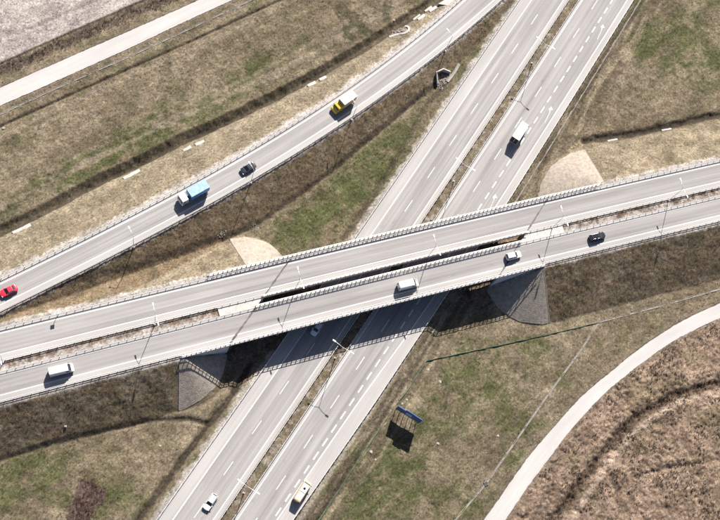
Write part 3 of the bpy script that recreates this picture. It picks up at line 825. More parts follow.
# ------------------------------------------------------------------ bridges
def prism(outline, z0, z1):
    n = len(outline)
    v = [(x, y, z0) for x, y in outline] + [(x, y, z1) for x, y in outline]
    f = [tuple(range(n))[::-1], tuple(range(n, 2*n))] + [(k, (k+1) % n, n+(k+1) % n, n+k) for k in range(n)]
    return v, f
def ribbon_outline(t0, t1, e0, e1, skew0=None, skew1=None, n=14):
    """plan outline between two across positions, ends may follow the skewed abutment"""
    def run(e):
        a = skew0(e) if skew0 else t0; b = skew1(e) if skew1 else t1
        return [brd(a + (b - a) * k / n, e) for k in range(n + 1)]
    return run(e0) + run(e1)[::-1]
def bridge(e0, e1, label, wing_n, wing_s):
    br = empty('road_bridge', (*brd(12, (e0 + e1) / 2), 0.0), 0, label, 'bridge')
    inv = -Vector(br.location)
    def put(name, mb, mat, smooth=False):
        me = mb.me(name, smooth); me.transform(Matrix.Translation(inv)); return link(name, me, mat, br)
    mb = MB(); mb.add(*prism(ribbon_outline(0, 0, e0 + 0.25, e1 - 0.25, abut_w, abut_e), ZB - 0.42, ZB - 0.015)); put('deck_slab', mb, M['concrete'])
    # girders under the slab
    for k in range(5):
        ec = e0 + 1.1 + (e1 - e0 - 2.2) * k / 4
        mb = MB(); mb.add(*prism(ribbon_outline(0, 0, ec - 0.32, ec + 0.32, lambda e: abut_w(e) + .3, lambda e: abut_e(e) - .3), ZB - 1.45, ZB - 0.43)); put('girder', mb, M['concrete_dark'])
    # edge beams (kerb and cornice), running on over the wing walls
    for (ea, eb, w0, w1) in ((e0, e0 + 0.55, wing_n[0], wing_n[1]), (e1 - 0.55, e1, wing_s[0], wing_s[1])):
        mb = MB(); mb.add(*prism(ribbon_outline(w0, w1, ea, eb), ZB - 0.62, ZB + 0.14)); put('edge_beam', mb, M['kerb'])
    # abutments parallel to the motorway, with wing walls
    for fn, sg, name in ((abut_w, -1, 'abutment'), (abut_e, 1, 'abutment')):
        o = [brd(fn(e0 + .2), e0 + .2), brd(fn(e1 - .2), e1 - .2), brd(fn(e1 - .2) + sg * 1.3, e1 - .2), brd(fn(e0 + .2) + sg * 1.3, e0 + .2)]
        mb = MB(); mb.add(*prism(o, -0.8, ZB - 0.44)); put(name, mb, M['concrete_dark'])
    for ew, (w0, w1), sgn in ((e0 + .3, wing_n, 1), (e1 - .3, wing_s, -1)):
        for a, b in ((w0, abut_w(ew)), (abut_e(ew), w1)):
            mb = MB(); mb.add(*prism(ribbon_outline(a, b, ew - .17, ew + .17, n=4), -2.2, ZB - 0.63)); put('wing_wall', mb, M['wing'])
    # expansion joints
    for fn in (abut_w, abut_e):
        ea, eb = e0 + 0.56, e1 - 0.56
        V = []; F = []
        nn = 12
        for k in range(nn + 1):
            e = ea + (eb - ea) * k / nn
            j = (random.random() - .5) * 0.12
            wj = random.uniform(.18, .46); V += [(*brd(fn(e) - wj + j, e), ZB + 0.009), (*brd(fn(e) + wj + j, e), ZB + 0.009)]
        F = [(2*k, 2*k+1, 2*k+3, 2*k+2) for k in range(nn)]
        mb = MB(); mb.add(V, F); put('expansion_joint', mb, M['joint'])
    # piers: in the median and beside each carriageway
    for vp in (-8.9, 6.6, 23.4):
        cols = []
        for f_ in (0.16, 0.5, 0.84):
            e = e0 + (e1 - e0) * f_
            # find t where the motorway frame gives v = vp
            lo, hi = -60.0, 80.0
            for _ in range(50):
                mid = (lo + hi) / 2
                x, y = brd(mid, e); vv = to_mot(x, y)[1]
                if vv < vp: lo = mid
                else: hi = mid
            x, y = brd(lo, e); cols.append((x, y))
            mb = MB(); mb.tube([(x, y, -0.6), (x, y, ZB - 2.0)], 0.45, n=14); put('pier', mb, M['concrete'], True)
        d = Vector((cols[-1][0] - cols[0][0], cols[-1][1] - cols[0][1])).normalized(); nrm = Vector((-d.y, d.x))
        a = Vector(cols[0]) - d * 1.0; b = Vector(cols[-1]) + d * 1.0
        o = [a - nrm * .55, b - nrm * .55, b + nrm * .55, a + nrm * .55]
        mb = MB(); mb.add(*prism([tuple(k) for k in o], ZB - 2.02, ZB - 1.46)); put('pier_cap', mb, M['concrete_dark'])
    return br
bridge(-2.0, 6.95, 'northern of the twin concrete bridge decks over the motorway', (-42.5, 67.0), (abut_w(6.7) - 0.4, abut_e(6.7) + 0.4))
bridge(8.45, 16.65, 'southern of the twin concrete bridge decks, its shadow on the motorway', (abut_w(8.7) - 0.4, abut_e(8.7) + 0.4), (-54.0, 43.5))

# pale slabs closing the gap between the decks behind each abutment
def gap_slab(t0, t1, fn0, fn1):
    o = []
    ea, eb = 6.76, 8.94
    o = [brd(fn0(ea) if fn0 else t0, ea), brd(fn1(ea) if fn1 else t1, ea), brd(fn1(eb) if fn1 else t1, eb), brd(fn0(eb) if fn0 else t0, eb)]
    mb = MB(); mb.add(*prism(o, ZB - 0.6, ZB + 0.02)); s = mb.build('median_paving', M['kerb']); tag(s, kind='structure')
    me = s.data; uvl = me.uv_layers.new(name='UVMap')
    for lp in me.loops: uvl.data[lp.index].uv = me.vertices[lp.vertex_index].co.xy
gap_slab(-42.3, 0, None, lambda e: abut_w(e)); gap_slab(0, 52.2, lambda e: abut_e(e), None)

# paved cones round the four abutment corners
def cone(sgn, edge, apex, L, D, side, back):
    """follows the land exactly, 7 cm proud of it"""
    rows = []; na, nr = 26, 14
    V = []; UV = []
    for i in range(na + 1):
        ph = (math.pi / 2) * i / na
        for j in range(nr + 1):
            r = 0.02 + 0.965 * j / nr
            wob = 1.0 + (random.uniform(-.012, .012) if j == nr else 0)
            a = L * r * math.sin(ph) * wob; d = D * r * math.cos(ph) * wob
            # first column leans back along the slope, as in the photograph
            t = apex + (a if side == 'w' else -a) + (-back if side == 'w' else back) * (1 - i / na) * (0.35 + 0.65 * r)
            h = (ZB - 0.22) * (1 - r)
            e = edge + sgn * d
            x, y = brd(t, e)
            V.append((x, y, 0.0)); UV.append((ph * r * (L + D) * 0.6, r * D))
    zl_, _ = land(np.array([q[0] for q in V]), np.array([q[1] for q in V]), False)
    V = [(q[0], q[1], float(zv) + 0.07) for q, zv in zip(V, zl_)]
    F = []
    w = nr + 1
    for i in range(na):
        for j in range(nr): F.append((i*w+j, i*w+j+1, (i+1)*w+j+1, (i+1)*w+j))
    me = mesh_from('slope_paving', V, F, False)
    bm = bmesh.new(); bm.from_mesh(me)
    for f in bm.faces:
        if f.normal.z < 0: f.normal_flip()
    bm.to_mesh(me); bm.free()
    uvl = me.uv_layers.new(name='UVMap')
    for lp in me.loops: uvl.data[lp.index].uv = UV[lp.vertex_index]
    o = link('slope_paving', me, M['paving']); tag(o, kind='structure')
    # kerb along the grass side
    mb = MB()
    for j in range(nr):
        a = Vector(V[j]); b = Vector(V[j+1])
        mb.tube([a, b], 0.07, n=5)
    mb.build('edging', M['concrete'], o)
for c_ in CONES: cone(*c_, CONE_BACK[(c_[0], c_[5])])

# ------------------------------------------------------------------ guardrails and bridge railings
def rail_mesh(name, pts, prof):
    """sweep a closed profile (across, up) along 3-D points, z kept vertical"""
    n = len(prof); V = []; F = []
    P3 = [Vector(q) for q in pts]
    for i, q in enumerate(P3):
        d = P3[min(i+1, len(P3)-1)] - P3[max(i-1, 0)]; d.z = 0; d.normalize(); a = Vector((d.y, -d.x, 0))
        for (o_, u_) in prof: V.append(q + a * o_ + Vector((0, 0, u_)))
    for i in range(len(P3) - 1):
        for k in range(n): F.append((i*n+k, i*n+(k+1) % n, (i+1)*n+(k+1) % n, (i+1)*n+k))
    F += [tuple(range(n))[::-1], tuple((len(P3)-1)*n + k for k in range(n))]
    me = mesh_from(name, V, F)
    bm = bmesh.new(); bm.from_mesh(me); bmesh.ops.recalc_face_normals(bm, faces=bm.faces); bm.to_mesh(me); bm.free()
    return me
W_BEAM = [(-0.03, 0.47), (0.03, 0.52), (-0.01, 0.57), (0.04, 0.59), (-0.01, 0.61), (0.03, 0.66), (-0.03, 0.71), (-0.08, 0.67), (-0.10, 0.59), (-0.08, 0.51)]
POST = MB().box(-0.045, 0.045, -0.06, 0.06, -0.5, 0.70).me('post'); POST.materials.append(M['galv'])
def guardrail(fn, l0, l1, q, step, side, label, p0=None, p1=None, zoff=0.0, beam_step=4.0, group=None):
    """side = +1/-1: which way the beam faces (towards the traffic)"""
    mid = fn((l0 + l1) / 2, q((l0 + l1) / 2) if callable(q) else q)
    mid = Vector((mid[0], mid[1], mid[2] if len(mid) > 2 else 0.0))
    g = empty('guardrail', mid, 0, label, 'guardrail', group)
    def at(l, dq=0):
        r = fn(l, (q(l) if callable(q) else q) + dq); return Vector((r[0], r[1], (r[2] if len(r) > 2 else 0.0) + zoff)) - mid
    n = max(2, int((l1 - l0) / beam_step))
    pts = [at(l0 + (l1 - l0) * k / n) for k in range(n + 1)]
    link('beam', rail_mesh('beam', pts, [(o * side, u) for o, u in W_BEAM]), M['galv'], g)
    p0 = l0 if p0 is None else p0; p1 = l1 if p1 is None else p1
    k = int((p1 - p0) / step)
    for i in range(k + 1):
        l = p0 + i * step; c = at(l, -0.16 * side); d = at(l + 0.5) - at(l - 0.5)
        o = bpy.data.objects.new('post', POST); COL.objects.link(o); o.parent = g
        o.location = c; o.rotation_euler = (0, 0, math.atan2(d.y, d.x))
    return g
guardrail(mot, -58, 256, -6.72, 2.0, 1, 'guardrail along the outer shoulder of the left carriageway, beside the slip road triangle', -22, 212)
guardrail(mot, -58, 256, 5.3, 2.0, -1, 'median guardrail on the left carriageway side of the motorway lamps', -22, 212)
guardrail(mot, -58, 256, 7.85, 2.0, 1, 'median guardrail on the right carriageway side of the motorway lamps', -22, 212)
guardrail(mot, -58, 256, lambda s: rail_r(s) + 0.12, 2.0, -1, 'guardrail along the outer edge of the right carriageway, behind the merging lane', -22, 212)
guardrail(b3, -172, 172, -0.95, 2.0, 1, 'guardrail on the north edge of the northern crossing road', -105, 122)
guardrail(b3, -172, 172, 6.42, 2.0, -1, 'guardrail on the north side of the planted median between the crossing roads', -105, 122)
guardrail(b3, -172, 172, 9.2, 2.0, 1, 'guardrail on the south side of the planted median between the crossing roads', -105, 122)
guardrail(b3, -172, 172, 15.8, 2.0, -1, 'guardrail on the south edge of the southern crossing road', -105, 122)
guardrail(rmp, 40, L_ALL[-1] - 4, -0.95, 2.0, 1, 'guardrail along the upper verge of the slip road, beyond the trucks', 70, 270)
guardrail(rmp, 40, L_ALL[-1] - 4, lambda l: rw(l) + 1.42, 2.0, -1, 'guardrail along the lower edge of the slip road, above the dark bank', 70, 270)

RPOST = MB().box(-0.10, 0.10, -0.05, 0.05, 0.0, 1.03).box(-0.18, 0.18, -0.09, 0.09, 0.0, 0.03).me('post'); RPOST.materials.append(M['railing'])
def railing(t0, t1, e, label, step=1.2):
    mid = Vector((*brd((t0 + t1) / 2, e), ZB + 0.14))
    g = empty('bridge_railing', mid, 0, label, 'railing')
    def at(t): return Vector((*brd(t, e), ZB + 0.14)) - mid
    n = int((t1 - t0) / 4); pts = [at(t0 + (t1 - t0) * k / n) for k in range(n + 1)]
    link('handrail', rail_mesh('handrail', pts, [(-.07, 1.04), (.07, 1.04), (.085, 1.09), (.07, 1.14), (-.07, 1.14), (-.085, 1.09)]), M['railing'], g)
    for h in (0.5,):
        link('rail', rail_mesh('rail', pts, [(-.03, h), (.03, h), (.03, h + .07), (-.03, h + .07)]), M['railing'], g)
    for i in range(int((t1 - t0) / step) + 1):
        t = t0 + i * step; d = at(t + .5) - at(t - .5)
        o = bpy.data.objects.new('post', RPOST); COL.objects.link(o); o.parent = g
        o.location = at(t); o.rotation_euler = (0, 0, math.atan2(d.y, d.x))
railing(-42.2, 66.8, -1.75, 'railing on the outer north edge of the northern bridge deck')
railing(abut_w(6.7) - .3, abut_e(6.7) + .3, 6.72, 'railing on the south edge of the northern bridge deck, along the dark gap')
railing(abut_w(8.7) - .3, abut_e(8.7) + .3, 8.68, 'railing on the north edge of the southern bridge deck, along the dark gap')
railing(-53.7, 43.2, 16.42, 'railing on the outer south edge of the southern bridge deck')

# ------------------------------------------------------------------ street lamps
def lamp(loc, ang, h, arms, label, arm_len, group):
    """ang: direction of the first arm in plan"""
    g = empty('street_lamp', loc, ang, label, 'street lamp', group)
    MB().tube([(0, 0, -0.2), (0, 0, h * 0.5), (0, 0, h)], 0.095, 0.055, n=10).build('pole', M['lamp_metal'], g, True)
    MB().tube([(0, 0, 0.0), (0, 0, 0.35)], 0.2, 0.17, n=10).box(-.22, .22, -.22, .22, -.3, 0.04).build('base_plate', M['lamp_metal'], g)
    for sg in arms:
        a = MB().tube([(0, 0, h - 0.15), (sg * arm_len * .35, 0, h + 0.22), (sg * arm_len * .8, 0, h + 0.42)], 0.055, 0.05, n=8).build('arm', M['lamp_metal'], g, True)
        x0, x1 = sorted((sg * arm_len * .74, sg * arm_len * 1.06))
        me = MB().box(x0, x1, -0.17, 0.17, h + 0.36, h + 0.54).me('lamp_head'); bevel_mesh(me, 0.06)
        hd = link('lamp_head', me, M['lamp_metal'], g)
        MB().box(x0 + .1, x1 - .1, -0.12, 0.12, h + 0.325, h + 0.362).build('lens', M['lamp_glass'], hd)
    return g
MANG = math.atan2(MU[1], MU[0]) - math.pi / 2          # arms across the motorway
for s, what in ((-31, None), (9.5, 'twin-arm motorway median lamp at the bottom edge, beside the white hatchback'),
                (49.9, 'twin-arm motorway median lamp just south of the bridge, half over its shadow'),
                (109.9, 'twin-arm motorway median lamp nearest the white truck, north of the bridge'),
                (155.3, 'twin-arm motorway median lamp far north of the bridge, beyond the white truck'),
                (192.0, None)):
    if what is None: continue
    lamp((*mot(s, 6.45), 0.0), MANG, 11.1, (1, -1), what, 2.9, 'lamps in the motorway median')
names = {85.0: 'twin-arm lamp on the crossing road nearest the right edge', 49.2: 'twin-arm lamp at the eastern end of the gap between the decks',
         13.5: 'twin-arm lamp over the dark gap between the decks, right of the white van', -22.3: 'twin-arm lamp at the western end of the dark gap between the decks',
         -57.9: 'twin-arm lamp on the crossing road median, between the left van and the bridge', -93.6: 'twin-arm lamp on the crossing road median at the left edge'}
for t, lb in names.items():
    lamp((*brd(t, 7.0 if abs(t - 0) > 30 else 6.72), ZB - 0.05), BA + math.pi / 2, 8.7, (1, -1), lb, 2.7, 'lamps between the crossing roads')
rl = ['single-arm slip road lamp between the red car and the blue truck', 'single-arm slip road lamp next to the dark car', 'single-arm slip road lamp next to the yellow truck', 'single-arm slip road lamp near the top edge, beside the culvert']
for (hx, hy), lb in zip(G['ramp_lamp_heads'], rl):
    l = float(RAMP_LEN[int(np.argmin(np.hypot(RAMP[:, 0] - hx, RAMP[:, 1] - hy)))])
    x, y, z = rmp(l, rw(l) + 1.95); x2, y2, _ = rmp(l, 0)
    lamp((x, y, z - 0.15), math.atan2(y2 - y, x2 - x), 8.2, (1,), lb, 2.4, 'lamps along the slip road')

# ------------------------------------------------------------------ drainage channels, slabs, culverts
def channel(name, poly, label, w=0.16, lift=0.03, step=1.2):
    poly = np.array(poly); d = np.concatenate([[0], np.cumsum(np.hypot(*np.diff(poly, axis=0).T))])
    n = max(2, int(d[-1] / step)); u = np.linspace(0, d[-1], n + 1)
    px = np.interp(u, d, poly[:, 0]); py = np.interp(u, d, poly[:, 1])
    pts = [(a, b, ground_z(a, b) + lift) for a, b in zip(px, py)]
    zs = np.convolve(np.pad([q[2] for q in pts], 3, mode='edge'), np.ones(7) / 7, 'valid')
    pts = [(q[0], q[1], float(z)) for q, z in zip(pts, zs)]
    prof = [(-w - .07, -.35), (-w - .07, .06), (-w, .06), (-w * .45, -.02), (w * .45, -.02), (w, .06), (w + .07, .06), (w + .07, -.35)]
    o = link(name, rail_mesh(name, pts, prof), M['channel'])
    tag(o, label, 'drain', 'concrete drainage channels'); return o
channel('drainage_channel', G['channel_nw'], 'thin concrete drainage channel along the lower side of the white service road')
channel('drainage_channel', G['channel_se'], 'thin concrete drainage channel running to the right edge below the dark bank')
channel('drainage_channel', G['channel_diag'], 'thin concrete drainage channel running diagonally beside the curved footpath')
channel('drainage_channel', [mot(s, 23.6 - 0.004 * max(0, s - 120)) for s in range(70, 250, 6)], 'thin concrete drainage channel behind the guardrail of the right carriageway')
mx_, my_ = G['manhole'][0]
g = empty('inlet_box', (mx_, my_, ground_z(mx_, my_)), 0.4, 'dark inlet box on the diagonal drainage channel', 'drain')
MB().box(-.5, .5, -.5, .5, -.4, .22).build('box', M['concrete_dark'], g); MB().box(-.4, .4, -.4, .4, .225, .26).build('grate', M['iron'], g)

def slab(x, y, ang, L, W, label, group):
    z = ground_z(x, y)
    me = MB().box(-L/2, L/2, -W/2, W/2, -0.12, 0.10).me('concrete_slab'); bevel_mesh(me, 0.03, 1)
    o = link('concrete_slab', me, M['kerb'], None, (x, y, z + 0.14), ang)
    o.rotation_euler = (0.05 * random.uniform(-1, 1), 0.05 * random.uniform(-1, 1), ang)
    tag(o, label, 'slab', group)
ra = 0.585
pair = ['pale slab by the long ditch above the blue truck, one of two', 'pale slab by the long ditch above the dark car, one of two', 'pale slab by the long ditch above the yellow truck, one of two', 'pale slab by the long ditch at the left edge, one of two']
for k, (x, y) in enumerate(G['slabs_nw']):
    slab(x, y, ra + random.uniform(-.06, .06), random.uniform(2.0, 2.6), random.uniform(.7, .9), pair[k // 2], 'slab pairs by the long ditch')
nl = ['left slab of the upper pair beside the ditch at the top edge', 'right slab of the upper pair beside the ditch at the top edge', 'left slab of the lower pair beside the ditch at the top edge', 'right slab of the lower pair beside the ditch at the top edge', 'pale slab by the ditch near the pale paved cone', 'pale slab by the ditch midway to the right edge']
for k, (x, y) in enumerate(G['slabs_n']):
    slab(x, y, 0.74 if k < 4 else 0.26, 2.7 if k < 4 else 3.2, .8 if k < 4 else .5, nl[k], 'slabs by the outer ditches')

def culvert(x, y, ang, label, s=1.0):
    """portal set into the bank: back wall with pipe mouth, splayed wings, rubble apron"""
    z = min(ground_z(x, y), -0.6) - 0.5
    g = empty('culvert', (x, y, z), ang, label, 'culvert')
    def wall(name, a, b, h0, h1, th=.32):
        a = Vector(a) * s; b = Vector(b) * s; d = (b - a).normalized(); n = Vector((-d.y, d.x)) * th / 2
        v = [(a-n), (b-n), (b+n), (a+n)]
        V = [(q.x, q.y, -0.5) for q in v] + [(v[0].x, v[0].y, h0*s), (v[1].x, v[1].y, h1*s), (v[2].x, v[2].y, h1*s), (v[3].x, v[3].y, h0*s)]
        mb = MB(); mb.add(V, [(0,3,2,1),(4,5,6,7),(0,1,5,4),(1,2,6,5),(2,3,7,6),(3,0,4,7)]); mb.build(name, M['kerb'], g)
    wall('wing_wall', (-1.2, 0), (-2.3, -3.0), 2.6, 1.3)
    wall('wing_wall', (1.2, 0), (3.4, -1.3), 2.6, 1.2)
    # back wall with a dark opening
    V = MB(); V.box(-1.3*s, -.8*s, -.16, .16, -.5, 2.6*s).box(.8*s, 1.3*s, -.16, .16, -.5, 2.6*s).box(-.8*s, .8*s, -.16, .16, 1.7*s, 2.6*s); V.build('back_wall', M['kerb'], g)
    n = 16; vv = []; ff = []
    for k in range(n):
        a = 2 * math.pi * k / n; vv += [(.85*s*math.cos(a), .1, .8*s + .85*s*math.sin(a)), (.85*s*math.cos(a), 5.0, .8*s + .85*s*math.sin(a))]
    ff = [(2*k, 2*((k+1) % n), 2*((k+1) % n)+1, 2*k+1) for k in range(n)]
    MB().add(vv, ff).build('pipe', M['iron'], g)
    return g
cx, cy = G['culvert_tri'][0]
culvert(cx, cy, 0.55, 'concrete culvert mouth in the bank between slip road and motorway', 0.95)
# rubble apron in front of it
def rubble(poly, n, label, size=(0.15, 0.45)):
    poly_ = poly; xs = [q[0] for q in poly]; ys = [q[1] for q in poly]
    mb = MB(); c = 0
    while c < n:
        x = random.uniform(min(xs), max(xs)); y = random.uniform(min(ys), max(ys))
        if not inpoly(np.array([x]), np.array([y]), poly_)[0]: continue
        r = random.uniform(*size); z = ground_z(x, y); c += 1
        v = []; 
        for k in range(5):
            a = 2*math.pi*k/5 + random.random(); v.append((x + r*math.cos(a), y + r*math.sin(a), z - .1))
        v += [(x + q[0]*.55 - x*.55 + random.uniform(-.05, .05), 0, 0) for q in []]
        tp = [(x + (q[0]-x)*.6, y + (q[1]-y)*.6, z + r * random.uniform(.4, .8)) for q in v]
        mb.add(v + tp, [(5,6,7,8,9)] + [(k, (k+1) % 5, 5+(k+1) % 5, 5+k) for k in range(5)])
    o = mb.build('rubble', M['rubble']); tag(o, label, 'rubble', kind='stuff'); return o
rubble(G['rubble_a'], 40, 'small heap of pale rubble at the foot of the dark bank, left of the paved cone', (.08, .2))
rubble(G['rubble_b'], 40, 'small heap of pale rubble just above the pale paved cone', (.08, .2))
rubble(G['rubble_tri'], 240, 'grey broken stone spread below the culvert mouth', (.1, .28))
# curved retaining lip and trough pieces at the top ditch
ax_, ay_ = G['culvert_n'][0]
pts = []
for k in range(9):
    a = math.radians(-100 + 150 * k / 8); pts.append((ax_ + 0.4 + 2.6 * math.cos(a), ay_ + 0.6 + 1.9 * math.sin(a)))
pts = [G['culvert_n'][2]] + pts
o = link('retaining_lip', rail_mesh('retaining_lip', [(a, b, max(ground_z(a, b), -1.3) + .1) for a, b in pts], [(-.28, -.6), (-.28, .22), (.28, .22), (.28, -.6)]), M['kerb'])
tag(o, 'curved pale concrete lip round the ditch outlet at the top', 'culvert')
rubble([(ax_ - 2, ay_ - .8), (ax_ + 1.8, ay_ - .3), (ax_ + 1.6, ay_ + 1.8), (ax_ - 1.0, ay_ + 1.2)], 45, 'dark stones inside the curved lip of the ditch outlet')
w = G['white_patch_n']
mb = MB(); mb.add(*prism(w, -1.6, max(ground_z(*w[0]), ground_z(*w[2])) + 0.15)); o = mb.build('concrete_apron', M['kerb']); tag(o, 'pale concrete apron beside the slip road at the top edge', 'slab')
a, b = G['trough_tri']
channel('drainage_channel', [a, ((a[0]+b[0])/2 + .3, (a[1]+b[1])/2), b], 'short concrete drainage channel running up from the culvert mouth', w=.35, lift=.3)

# ------------------------------------------------------------------ fences, billboard, stones, panel
def fence(poly, label, h=0.38, step=2.0):
    """low barrier of green boards with a folded lip, on short posts"""
    poly = np.array(poly); d = np.concatenate([[0], np.cumsum(np.hypot(*np.diff(poly, axis=0).T))])
    n = int(d[-1] / step); u = np.linspace(0, d[-1], n + 1)
    px = np.interp(u, d, poly[:, 0]); py = np.interp(u, d, poly[:, 1])
    pts = [Vector((a, b, ground_z(a, b))) for a, b in zip(px, py)]
    mid = pts[len(pts)//2].copy()
    g = empty('low_fence', mid, 0, label, 'fence', 'low green fence')
    pm = MB().box(-.03, .03, -.03, .03, -.4, h + .05).me('post'); pm.materials.append(M['fence_green'])
    for i, q in enumerate(pts):
        dd = pts[min(i+1, n)] - pts[max(i-1, 0)]
        o = bpy.data.objects.new('post', pm); COL.objects.link(o); o.parent = g; o.location = q - mid; o.rotation_euler = (0, 0, math.atan2(dd.y, dd.x))
    for i in range(n):
        a = pts[i] - mid; b = pts[i+1] - mid; j1 = random.uniform(-.05, .05); j2 = random.uniform(-.05, .05)
        hh = h * random.uniform(.8, 1.1)
        prof = [(-.015, -.15), (.015, -.15), (.015, hh), (.10 + j1, hh - .05), (.10 + j1, hh - .02), (-.015, hh + .03)]
        link('board', rail_mesh('board', [a + Vector((0, 0, j1)), b + Vector((0, 0, j2))], prof), M['fence_green'], g)
fence(G['green_fence_a'], 'low green board fence running parallel to the motorway past the billboard')
fence(G['green_fence_b'], 'low green board fence running from the corner towards the shaded cone', 0.27)

(bx0, by0), (bx1, by1) = G['billboard']
bl = math.hypot(bx1 - bx0, by1 - by0) + 0.4; bang = math.atan2(by1 - by0, bx1 - bx0)
bmx, bmy = (bx0 + bx1) / 2, (by0 + by1) / 2
g = empty('billboard', (bmx, bmy, ground_z(bmx, bmy)), bang, 'blue roadside billboard on six posts in the grass by the fence', 'billboard')
for k in range(6):
    x = -bl/2 + .35 + (bl - .7) * k / 5
    MB().box(x - .07, x + .07, -.09, .09, -.4, 5.2).build('post', M['timber'], g)
me = MB().box(-bl/2, bl/2 * -.36, -.24, -.10, 2.2, 5.5).me('board_panel'); link('board_panel', me, M['board_blue'], g)
MB().box(bl/2 * -.358, bl/2 * .34, -.25, -.10, 2.2, 6.4).build('board_panel', M['board_blue'], g)
MB().box(bl/2 * .342, bl/2, -.24, -.10, 2.2, 6.2).build('board_panel', M['board_blue'], g)
MB().box(bl/2 * -.22, bl/2 * .24, -.275, -.252, 3.1, 4.9).build('emblem', M['board_light'], g)
MB().box(bl/2 * -.96, bl/2 * -.45, -.262, -.242, 2.5, 3.6).build('strip', M['board_green'], g)
MB().box(bl/2 * .45, bl/2 * .95, -.262, -.242, 2.5, 3.4).build('strip', M['board_green'], g)
MB().box(-bl/2, bl/2, .10, .16, 2.6, 2.8).box(-bl/2, bl/2, .10, .16, 4.6, 4.8).build('back_rail', M['timber'], g)

sl = ['larger pale stone beside the top of the billboard', 'smaller pale stone beside the top of the billboard', 'pale stone alone in the grass right of the billboard', 'pale stone left of the billboard by the fence', 'pale stone lowest of those by the fence', 'pale stone just below the fence corner', 'pale stone in the grass right below the fence corner', 'pale stone at the left edge beside the upper ditch', 'pale stone on the bank above the top culvert', 'pale stone in the dry grass near the diagonal channel', 'pale stone beside the lower left motorway ditch', 'pale stone on the dark lower left bank']
for (x, y), lb in zip(G['stones'], sl):
    bm = bmesh.new(); bmesh.ops.create_icosphere(bm, subdivisions=2, radius=0.34 * random.uniform(.8, 1.25))
    for v_ in bm.verts:
        v_.co *= 1 + random.uniform(-.18, .18); v_.co.z *= .45
    me = bpy.data.meshes.new('stone'); bm.to_mesh(me); bm.free()
    o = link('stone', me, M['stone'], None, (x, y, ground_z(x, y) + .06), random.uniform(0, 6)); tag(o, lb, 'stone', 'pale stones in the grass')

x, y = P['panel_post']
g = empty('panel_post', (x, y, ZB - .2), BA, 'white framed panel on a post beside the northern crossing road', 'road sign')
MB().tube([(0, 0, -.3), (0, 0, 2.5)], .06, n=8).build('post', M['lamp_metal'], g)
tl = math.radians(35)
def tilt(mb):
    mb.v = [(a*.62, b*.62, c) for a, b, c in mb.v]
    mb.v = [(a, b * math.cos(tl) + c * -math.sin(tl) * -1, -b * math.sin(tl) + c * math.cos(tl) + 2.6) for a, b, c in mb.v]; return mb
fr = tilt(MB().box(-.75, -.58, -.6, .6, -.03, .05).box(.58, .75, -.6, .6, -.03, .05).box(-.58, .58, .45, .6, -.03, .05).box(-.58, .58, -.6, -.45, -.03, .05)); fr.build('frame', M['white_body'], g)
tilt(MB().box(-.58, .58, -.45, .45, -.02, .02)).build('panel', M['concrete_dark'], g)

# ------------------------------------------------------------------ vehicles (x forward, y left, z up, origin on the road)
def slab_body(prof, hw, inset=0.09, tuck=None, nose=0.0, tail=0.0):
    """side outline swept across the width, edges rounded, sides leaning in with tuck(z)"""
    cx = sum(q[0] for q in prof) / len(prof); cz = sum(q[1] for q in prof) / len(prof)
    x1_ = max(q[0] for q in prof); x0_ = min(q[0] for q in prof)
    V = []; n = len(prof)
    for y, sh in ((-hw, inset), (-hw + inset * .45, inset * .3), (-hw + inset * 1.2, 0), (-hw * .45, -.02), (hw * .45, -.02), (hw - inset * 1.2, 0), (hw - inset * .45, inset * .3), (hw, inset)):
        for (x, z) in prof:
            L = math.hypot(x - cx, z - cz); k = 1 - sh / max(L, .2)
            zz = cz + (z - cz) * k
            xx = cx + (x - cx) * k
            if nose or tail:       # rounded in plan: the outer rings pull back from the ends
                w_ = abs(y) / hw
                if xx > 0: xx -= nose * w_ ** 3 * max(0, (xx / x1_ - .55) / .45) ** 2
                else: xx += tail * w_ ** 3 * max(0, (xx / x0_ - .6) / .4) ** 2
            V.append((xx, y * (tuck(zz) if tuck else 1), zz))
    F = []
    for r in range(7):
        for k in range(n): F.append((r*n+k, r*n+(k+1) % n, (r+1)*n+(k+1) % n, (r+1)*n+k))
    F += [tuple(range(n))[::-1], tuple(7*n+k for k in range(n))]
    me = mesh_from('body', V, F)
    bm = bmesh.new(); bm.from_mesh(me); bmesh.ops.recalc_face_normals(bm, faces=bm.faces); bm.to_mesh(me); bm.free()
    me.polygons.foreach_set('use_smooth', [True] * len(me.polygons))
    try: me.set_sharp_from_angle(angle=0.75)
    except Exception: pass
    return me
def wheel(parent, x, y, r, w=.21):
    sg = 1 if y > 0 else -1
    n = 16; V = []; F = []
    for yy, rr in ((-w/2, r*.86), (-w/2*.7, r), (w/2*.7, r), (w/2, r*.86)):
        for k in range(n): V.append((rr*math.cos(2*math.pi*k/n), yy, rr*math.sin(2*math.pi*k/n)))
    for q in range(3):
        for k in range(n): F.append((q*n+k, q*n+(k+1) % n, (q+1)*n+(k+1) % n, (q+1)*n+k))
    F += [tuple(range(n))[::-1], tuple(3*n+k for k in range(n))]
    o = MB().add(V, F).build('wheel', M['tyre'], parent, True, loc=(x, y, r))
    V = [(0, sg*(w/2+.012), 0)] + [(r*.62*math.cos(2*math.pi*k/10), sg*(w/2+.004), r*.62*math.sin(2*math.pi*k/10)) for k in range(10)]
    MB().add(V, [(0, 1+k, 1+(k+1) % 10) for k in range(10)]).build('rim', M['rim'], o)
